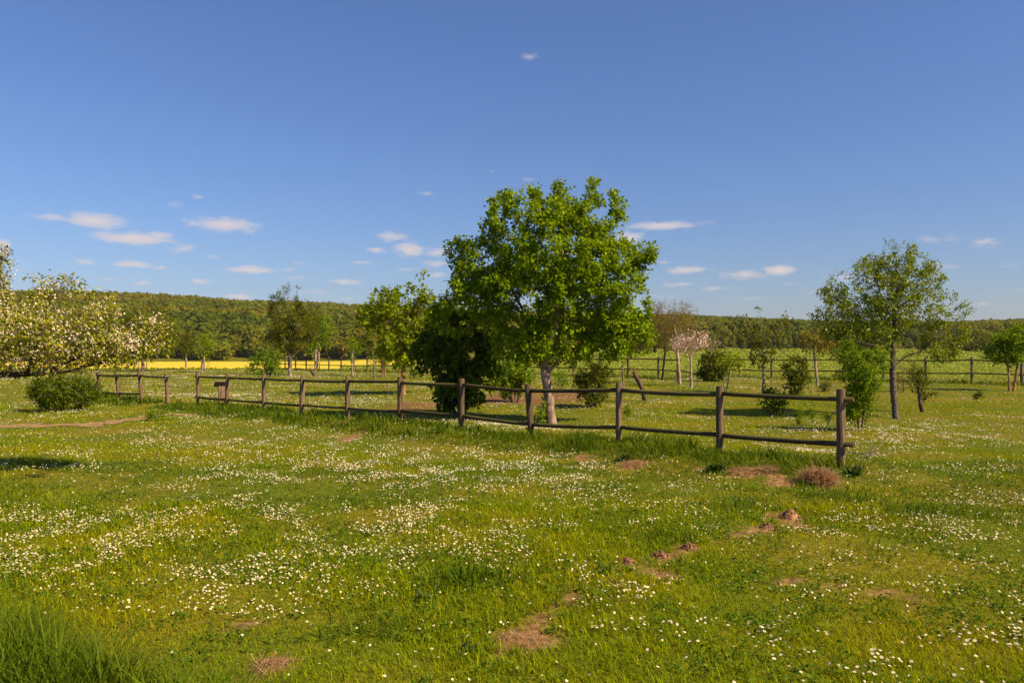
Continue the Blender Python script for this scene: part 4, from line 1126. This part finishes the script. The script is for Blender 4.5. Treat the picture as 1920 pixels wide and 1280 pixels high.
def build_fences():
    pts = [FA0 + (FA1 - FA0) * k / 10 for k in range(11)]
    cols = [1577, 1350, 1160, 996, 866, 750, 651, 566, 495, 426, 372]
    rows = [730, 724, 718, 721, 710, 707, 706, 704, 702, 700, 698]
    pts = [np.array([(c - 960) / F * p[1], p[1]]) for c, p in zip(cols, pts)]
    tops = [EYE - (r - HZ) / F * p[1] for r, p in zip(rows, pts)]
    lean = {3: (-.07, .02), 2: (.01, .0), 9: (.02, 0)}
    fence('wooden_fence', 'longest two rail wood fence, from the right front to the gap on the left', pts, tops, .066, .038, (.13, .83), lean, seed=11)
    # left piece beyond the gap
    dd = [27.0, 28.4, 30.0, 31.6]; cc = [314, 266, 224, 188]; rr = [700, 697, 698, 697]
    pts = [np.array([(c - 960) / F * d, d]) for c, d in zip(cc, dd)]
    tops = [EYE - (r - HZ) / F * d for r, d in zip(rr, dd)]
    fence('wooden_fence', 'short four post piece of fence with leaning posts left of the gap', pts, tops, .072, .038, (.13, .80), {0: (-.04, 0), 1: (-.1, 0), 2: (-.12, 0), 3: (-.10, 0)}, skip={(1, 0)}, seed=12)
    # far fence
    d = (FB1 - FB0) / 20.6
    pts = [FB0 + d * k for k in range(-4, 21)] + [FB1]
    tops = [float(H(*p)) + 1.2 for p in pts]
    root = fence('wooden_fence', 'far fence crossing behind the trees between the meadow and the crops', pts, tops, .062, .034, (.14, .72), seed=13)
    rng = np.random.default_rng(5)
    g = FB1
    rail_part(root, (g[0] + .05, g[1], float(H(*g)) + .5), (g[0] + 1.9, g[1] - .6, float(H(g[0] + 1.9, g[1] - .6)) + .12), .042, rng)
    pts = list(FC)
    tops = [float(H(*p)) + 1.2 for p in pts]
    fence('wooden_fence', 'far fence on the right in front of the green crop field', pts, tops, .062, .034, (.13, .74), seed=14)


# ------------------------------------------------------------------ small things
def box(c, s, rot=None):
    c = np.array(c, float); s = np.array(s, float) / 2
    V = np.array([(x, y, z) for x in (-1, 1) for y in (-1, 1) for z in (-1, 1)], float) * s
    if rot is not None: V = V @ np.array(rot).T
    return V + c, [np.array([(0, 1, 3, 2), (4, 6, 7, 5), (0, 4, 5, 1), (2, 3, 7, 6), (0, 2, 6, 4), (1, 5, 7, 3)])]


def bevel(o, w=.006):
    b = o.modifiers.new('edge', 'BEVEL'); b.width = w; b.segments = 2; b.limit_method = 'ANGLE'


def fibres(n, rad, h, rng, length=.2, w=.004):
    a = rng.random(n) * 2 * PI; r = np.sqrt(rng.random(n)) * rad
    x, y = r * np.cos(a), r * np.sin(a)
    z = h * np.sqrt(np.maximum(0, 1 - (r / rad) ** 2)) * rng.uniform(.5, 1.05, n)
    P = np.column_stack([x, y, z])
    tang = norm(np.column_stack([rng.normal(size=n), rng.normal(size=n), rng.normal(0, .35, n)]))
    L = length * rng.uniform(.5, 1.3, n)
    V, Fs = stamp(BL5, BL5_F, P - tang * L[:, None] * .5, tang, norm(rng.normal(0, .4, (n, 3)) + [0, 0, 1]), np.column_stack([L, np.full(n, w) * rng.uniform(.7, 1.5, n), L * .5]))
    return V, Fs


def mound(rx, ry, h, rng, seed):
    K, R = 26, 9
    V = [(0, 0, h)]
    for i in range(1, R + 1):
        t = i / R
        for k in range(K):
            a = 2 * PI * k / K
            rr = t * (1 + .22 * (vnoise(np.array([[math.cos(a) * 1.5, math.sin(a) * 1.5]]), seed)[0] - .5))
            x, y = rr * rx * math.cos(a), rr * ry * math.sin(a)
            z = h * (math.cos(PI * t) * .5 + .5) * (1 + .8 * (vnoise(np.array([[x * 22, y * 22]]), seed + 3)[0] - .5)) - .025 * t
            V.append((x, y, z))
    f3 = [(0, 1 + k, 1 + (k + 1) % K) for k in range(K)]
    f4 = [(1 + i * K + k, 1 + (i + 1) * K + k, 1 + (i + 1) * K + (k + 1) % K, 1 + i * K + (k + 1) % K) for i in range(R - 1) for k in range(K)]
    return np.array(V), [np.array(f3), np.array(f4)]


def build_small():
    rng = np.random.default_rng(77)
    # lectern sign behind the fence
    g = at(415, 26.8, z=0); g[2] = float(H(g[0], g[1]))
    r = thing('lectern_sign', 'wooden lectern board on a squared post behind the fence near the gap', 'sign', g)
    V, Fs = box((0, 0, .22), (.21, .17, .72)); o = link('post', mesh_np('post', V, Fs), M['board'], r); o.data.materials[0] = M['post']; bevel(o)
    o.rotation_euler.z = .45
    R = np.array([[1, 0, 0], [0, math.cos(.42), math.sin(.42)], [0, -math.sin(.42), math.cos(.42)]])
    V, Fs = box((.0, 0, .615), (.46, .50, .035), R); o = link('board', mesh_np('board', V, Fs), M['board'], r); bevel(o, .005)
    o.rotation_euler.z = .45
    V, Fs = box((.0, -.10, .628), (.38, .05, .04), R); o = link('batten', mesh_np('batten', V, Fs), M['board'], r); o.rotation_euler.z = .45

    # snags
    def snag(label, base, pts, rr, name='tree_stump'):
        g = ground(*base)
        root = thing(name, label, 'stump', g)
        P = [at(p[0], g[1], p[1]) - g for p in pts]; P[0][2] = -.05
        V, Fs = tube(P, rr, 9, rng=rng, rough=.14)
        link('trunk', mesh_np('trunk', V, Fs, smooth=True), M['bark_brown'], root)
        tops = P[-1]
        n = 160
        Q = np.array(tops) + rng.normal(0, rr[0] * 1.2, (n, 3))
        V, Fs = stamp(OVAL, OVAL_F, Q, rng.normal(size=(n, 3)), rng.normal(size=(n, 3)) + [0, 0, .5], rng.uniform(.03, .07, n))
        link('foliage', mesh_np('foliage', V, Fs), M['leaf_brown'], root)
        return root
    snag('leaning dead trunk with a reddish tuft on top in the daisies', (1209, 753), [(1209, 753), (1206, 735), (1199, 718), (1191, 703), (1189, 697)], [.075, .07, .08, .085, .04])
    snag('small twisted dead stump in front of the upswept olive tree', (590, 706), [(591, 706), (588, 700), (584, 695), (581, 691)], [.11, .13, .10, .05])
    # ivy foot of the maple
    plant('trunk_suckers', 'leafy green suckers climbing the left foot of the pale maple trunk', 'shrub', (1018, 798), [(1017, 775, 9, 20), (1021, 750, 6, 14, .4)], attr=120, step=.06, size=.07, per=4, spread=.04, mat='leaf_shrub', tip=.003, base_r=.012, stems=[[(1018, 798), (1018, 770)]])
    # stakes
    for base, top, lb in (((261, 697), (260, 666), 'upright pale stake left of the dark olive tree'), ((272, 698), (279, 664), 'slanting pale stake right of the dark olive tree'),
                          ((383, 699), (383, 668), 'pale stake beside the small bright green tree'), ((599, 695), (598, 659), 'pale stake beside the bright green tree at the far fence')):
        g = ground(*base); P = [np.array([0, 0, -.1]), (at(top[0], g[1], top[1]) - g) * .5, at(top[0], g[1], top[1]) - g]
        V, Fs = tube(P, [.055, .05, .045], 8, rng=rng, rough=.05)
        o = link('tree_stake', mesh_np('tree_stake', V, Fs, smooth=True), M['bark_pale'], None, g); tag(o, lb, 'stake', 'stakes propping young trees')
    # molehills
    for (cx, cy, rx, h, lb) in [(1480, 972, 30, .10, 'largest fresh molehill, below the dry grass heap near the fence end'), (1440, 990, 20, .05, 'flat crumbly molehill at the lower left of the largest one'),
                                (1292, 1028, 18, .05, 'rounded molehill midway between the fence end and the bare patch'), (1238, 1042, 17, .045, 'low molehill just left of the rounded one'),
                                (1176, 1054, 15, .04, 'leftmost small molehill of the row across the lawn')]:
        g = ground(cx, cy); rw = rx / F * g[1]
        V, Fs = mound(rw, rw * .95, h, rng, int(cx))
        nL = 90; a = rng.random(nL) * 2 * PI; q = rng.random(nL) ** .6 * rw * 1.1
        lumps = [box((q[i] * math.cos(a[i]), q[i] * math.sin(a[i]), max(.0, h * (1 - q[i] / rw)) + .004), rng.uniform(.006, .018, 3), None) for i in range(nL)]
        V, Fs = join([(V, Fs)] + lumps)
        o = link('molehill', mesh_np('molehill', V, Fs), M['soil'], None, g); tag(o, lb, 'molehill', 'molehills across the lawn')
    # dry grass heaps
    for (cx, cy, rx, h, n, lb) in [(1535, 906, 32, .17, 1500, 'round heap of dry cut grass just left of the fence end post'), (1395, 886, 30, .07, 300, 'thin dry grass tuft below the last fence bay'),
                                   (1190, 872, 26, .05, 350, 'flattened dry grass in the bank below a middle post'), (505, 1252, 34, .03, 200, 'brown dead grass patch at the bottom left'),
                                   (975, 1206, 55, .02, 170, 'dead grass over the bare patch at the bottom centre'), (1440, 885, 22, .09, 260, 'wispy dry stalks left of the round heap')]:
        g = ground(cx, cy); rw = rx / F * g[1]
        V, Fs = fibres(n, rw, h, rng, .12 + h, .003 if h < .1 else .004)
        o = link('dry_grass_heap', mesh_np('dry_grass_heap', V, Fs), M['straw'], None, g); tag(o, lb, 'dry grass')
    # broad leaved weeds
    for (cx, cy, s, lb) in [(1600, 892, .20, 'dark spiky weed at the foot of the fence end post'), (1172, 862, .16, 'dark leafy weed in the bank under the middle of the fence'), (1345, 884, .2, 'thick dark green tuft at the foot of the second post from the right'),
                            (1395, 945, .10, 'flat weed left of the largest molehill'), (880, 1225, .10, 'broad leaved weed near the bottom centre'), (790, 1128, .10, 'broad leaved weed in the middle of the lawn'), (1130, 1075, .10, 'weed left of the small molehills')]:
        g = ground(cx, cy); n = 70 if s > .12 else 34
        a = rng.random(n) * 2 * PI; el = rng.uniform(.25, 1.25, n)
        D = np.column_stack([np.cos(a) * np.cos(el), np.sin(a) * np.cos(el), np.sin(el)])
        P = np.column_stack([rng.normal(0, s * .25, n), rng.normal(0, s * .25, n), np.zeros(n)])
        L = s * rng.uniform(.5, 1.2, n)
        T5 = BL5 * [1, 1, -1]
        V, Fs = stamp(np.array([(0, -.1, 0), (0, .1, 0), (.5, -.5, .1), (.5, .5, .1), (1, 0, -.15)]), BL5_F, P, D, np.column_stack([-np.cos(a) * np.sin(el), -np.sin(a) * np.sin(el), np.cos(el)]), np.column_stack([L, L * .22, L]))
        o = link('weed', mesh_np('weed', V, Fs), M['weed'], None, g); tag(o, lb, 'weed', 'broad leaved weeds')
    # fallen twigs and young shoots behind the last fence bay
    root = None
    for k, (pts, lb) in enumerate([([(1484, 808), (1495, 804), (1506, 803)], 'curved grey stick lying behind the last bay of the fence'), ([(1544, 808), (1555, 790), (1562, 772)], 'pale stalk standing slantwise behind the last bay'),
                                   ([(1590, 851), (1640, 856), (1668, 858)], 'long dead twig on the grass right of the fence end post'), ([(1620, 862), (1640, 845), (1655, 832)], 'thin twig rising beside the long dead one')]):
        g = ground(*pts[0]); P = [at(p[0], g[1], p[1]) - g for p in pts]
        P[0][2] = 0
        if k in (0, 2):
            for q, p in zip(P, pts): q[:] = ground(*p) - g; q[2] += .03
        V1 = [tube(P, [.012, .010, .005], 5)]
        for j in range(5):
            t = rng.uniform(.2, .9); b = P[0] + (P[-1] - P[0]) * t; e = b + rng.normal(0, .12, 3) * [1, .6, .6] + [0, 0, .06]
            V1.append(tube([b, (b + e) / 2 + rng.normal(0, .01, 3), e], [.006, .004, .002], 4))
        V, Fs = join(V1)
        o = link('fallen_branch', mesh_np('fallen_branch', V, Fs, smooth=True), M['bark_maple'], None, g); tag(o, lb, 'branch')
    for px, py, hp, lb in ((1500, 800, 36, 'spindly green shoot behind the last fence bay, left of two others'), (1522, 796, 34, 'spindly green shoot in the middle behind the last fence bay'), (1552, 795, 34, 'spindly green shoot nearest the fence end post'),
                           (1466, 826, 16, 'tiny seedling in front of the low dark bush'), (1176, 785, 26, 'thin dry shoot beside the middle post of the fence')):
        plant('young_shoot', lb, 'shoot', (px, py), [(px, py - hp * .6, 7, hp * .4)], attr=26, step=.05, size=.055, per=2, spread=.02, mat='leaf_shrub', tip=.0022, base_r=.006, stems=[[(px, py), (px, py - hp * .5)]], leaf='narrow', group='young shoots in the grass')


# ------------------------------------------------------------------ crops and woods
def build_fields():
    rng = np.random.default_rng(9)
    # green crop on the right
    PV = []; PF = []
    for y0, y1, n, s in ((35, 55, 34000, .12), (55, 95, 42000, .2), (95, 160, 34000, .34), (160, 262, 30000, .6)):
        y = np.sqrt(rng.random(n) * (y1 ** 2 - y0 ** 2) + y0 ** 2); x = y * rng.uniform(-.22, .72, n)
        k = beyond_far_fence(x, y) > .9 + rng.random(n) * .4
        k &= ~((x / y < -.02) & (y > 105 + 40 * (x / y)))
        x, y = x[k], y[k]; n = len(x)
        P = np.column_stack([x, y, H(x, y) + rng.uniform(.05, .3, n)])
        D = norm(np.column_stack([rng.normal(size=n), rng.normal(size=n), rng.uniform(0, .5, n)])); N = norm(rng.normal(0, .3, (n, 3)) + [0, -.25, 1])
        v, f = stamp(OVAL, OVAL_F, P, D, N, np.column_stack([np.full(n, s), np.full(n, s * 1.2), np.full(n, s)]) * rng.uniform(.7, 1.3, (n, 1)))
        PV.append((v, f))
    V, Fs = join(PV)
    o = link('green_crop', mesh_np('green_crop', V, Fs), M['crop']); tag(o, 'low green crop of the field beyond the far fence', 'crop', kind='stuff')
    # sheet of crop ground so that gaps between leaves stay green
    # rapeseed in flower
    xs = np.linspace(-.78, .31, 420); ys = 74 * (1.0042 ** np.arange(0, 348))
    A, Y = np.meshgrid(xs, ys); X = A * Y
    x, y = X.ravel(), Y.ravel(); a = A.ravel()
    front = np.where(a < -.24, 96 - 3 * np.sin(a * 9), 96 + 60 * (a + .24))
    front = np.where(a > .08, 270, np.where(a > -.13, 400, np.minimum(front, 140)))
    z = H(x, y) + .58 + .12 * (fbm(np.column_stack([x * 1.7, y * 1.7]), 2, 8) - .5) * 2
    edge = y < front
    z = H(x, y) - .1 + (z - H(x, y) + .1) * sstep(-.2, 1.6, y - front + 2.2 * (fbm(np.column_stack([x * 1.3, y * .5]), 2, 4) - .5))
    me_idx = np.arange(len(ys) - 1)[:, None] * len(xs) + np.arange(len(xs) - 1)[None, :]
    q = np.stack([me_idx, me_idx + 1, me_idx + len(xs) + 1, me_idx + len(xs)], -1).reshape(-1, 4)
    ok = (~edge[q]).any(1)
    q = q[ok]
    # keep it inside the valley floor
    ok = (y[q].max(1) < 318)
    q = q[ok]
    used, inv = np.unique(q, return_inverse=True)
    Vb = np.column_stack([x, y, z])[used]; qb = inv.reshape(q.shape)
    me = mesh_np('rapeseed', Vb, [qb], smooth=False)
    o = link('rapeseed', me, rape_mat()); tag(o, 'bright yellow rapeseed in flower before the wooded hill', 'crop', kind='stuff')


def rape_mat():
    m, n, l = new_mat('rapeseed_canopy')
    out = n.new('ShaderNodeOutputMaterial'); p = n.new('ShaderNodeBsdfPrincipled'); p.inputs['Roughness'].default_value = .8
    geo = n.new('ShaderNodeNewGeometry'); mp = n.new('ShaderNodeMapping'); l.new(geo.outputs['Position'], mp.inputs[0])
    nz = n.new('ShaderNodeTexNoise'); nz.inputs['Scale'].default_value = 1.1; nz.inputs['Detail'].default_value = 5
    l.new(mp.outputs[0], nz.inputs['Vector'])
    r = ramp(n, [(.3, (.42, .36, .01)), (.45, (.60, .43, .003)), (.7, (.74, .52, .004))]); l.new(nz.outputs[0], r.inputs[0])
    l.new(r.outputs[0], p.inputs['Base Color']); l.new(p.outputs[0], out.inputs[0])
    return m


def build_woods():
    rng = np.random.default_rng(23)
    PX = []
    def region(a0, a1, y0, y1, cell):
        area = .5 * (a1 - a0) * (y1 ** 2 - y0 ** 2); n = int(area / cell)
        y = np.sqrt(rng.random(n) * (y1 ** 2 - y0 ** 2) + y0 ** 2); a = rng.uniform(a0, a1, n)
        return a * y, y
    sets = [(-.78, .08, 336, 400, 32, 330, .9), (-.78, .08, 400, 560, 36, 170, 1.15), (-.78, .08, 560, 800, 40, 95, 1.5),
            (.02, .78, 372, 460, 44, 160, 1.1), (.02, .78, 460, 800, 70, 60, 1.7), (.02, .78, 800, 1230, 80, 34, 2.3)]
    Vs = []; Fq = []; tints = []; off = 0
    for a0, a1, y0, y1, cell, K, s in sets:
        small = .62 if a0 > 0 else 1.0
        x, y = region(a0, a1, y0, y1, cell * small); n = len(x)
        h = rng.uniform(8, 13.5, n); R = rng.uniform(2.4, 6.4, n) * small
        edge = y < y0 + 14
        h = np.where(edge & (y0 < 380), rng.uniform(5, 11, n), h)
        zb = H(x, y)
        sp = fbm(np.column_stack([x, y]) * .012, 2, 3)
        tint = np.clip(sp * .85 + rng.normal(0, .075, n) + .02, 0, 1)
        tint = np.where(rng.random(n) < .045, rng.uniform(.85, 1, n), np.minimum(tint, .8))
        # right far ridge is darker green
        tint = np.where(x / y > .1, tint * .75, tint)
        P = np.repeat(np.column_stack([x, y, zb + np.where(edge, h * .52, h - R * .9)]), K, 0)
        v = norm(rng.normal(size=(n * K, 3))); v[:, 1] = -np.abs(v[:, 1]) * np.where(rng.random(n * K) < .8, 1, -1)
        rr = rng.uniform(.72, 1.05, n * K)
        lob = 1 + .22 * (vnoise(v * 2.2 + np.repeat(rng.random((n, 3)) * 50, K, 0), 3) - .5) * 2
        Q = P + v * (rr * lob)[:, None] * np.column_stack([np.repeat(R, K), np.repeat(R, K), np.repeat(np.where(edge, h * .5, R * .9), K)])
        N = norm(v + rng.normal(0, .6, v.shape) + [0, 0, .3]); D = norm(np.cross(N, rng.normal(size=v.shape))); B = np.cross(N, D)
        S = s * (small + .1) * rng.uniform(.45, 1.1, n * K)[:, None]
        c = np.stack([Q - D * S, Q - B * S * .7, Q + D * S, Q + B * S * .8 + N * S * .3], 1).reshape(-1, 3)
        Vs.append(c); Fq.append(np.arange(len(c)).reshape(-1, 4) + off); off += len(c)
        tints.append(np.repeat(tint, K))
    V = np.concatenate(Vs); q = np.concatenate(Fq); print('woods quads', len(q))
    o = link('woods', mesh_np('woods', V, [q], tint=np.concatenate(tints)), M['forest'])
    tag(o, 'spring woodland covering the long hill across the horizon', 'woods', kind='stuff')


build_ground()
build_fences()
build_fields()
build_woods()
build_trees()
build_small()
build_grass()
build_daisies()

def build_haze():
    x0, x1, y0, y1, z0, z1 = -1600, 1600, -60, 2300, -8, 140
    V = np.array([(x, y, z) for x in (x0, x1) for y in (y0, y1) for z in (z0, z1)], float)
    me = mesh_np('haze', V, [np.array([(0, 1, 3, 2), (4, 6, 7, 5), (0, 4, 5, 1), (2, 3, 7, 6), (0, 2, 6, 4), (1, 5, 7, 3)])])
    m, n, l = new_mat('haze_air')
    out = n.new('ShaderNodeOutputMaterial'); v = n.new('ShaderNodeVolumePrincipled')
    v.inputs['Color'].default_value = (.84, .85, .90, 1); v.inputs['Density'].default_value = HAZE; v.inputs['Anisotropy'].default_value = .2
    l.new(v.outputs[0], out.inputs['Volume'])
    o = link('haze', me, m); o['kind'] = 'stuff'; o['label'] = 'thin summer haze over the fields and the far wooded hills'; o['category'] = 'haze'


HAZE = .00007
build_haze()
print('done')
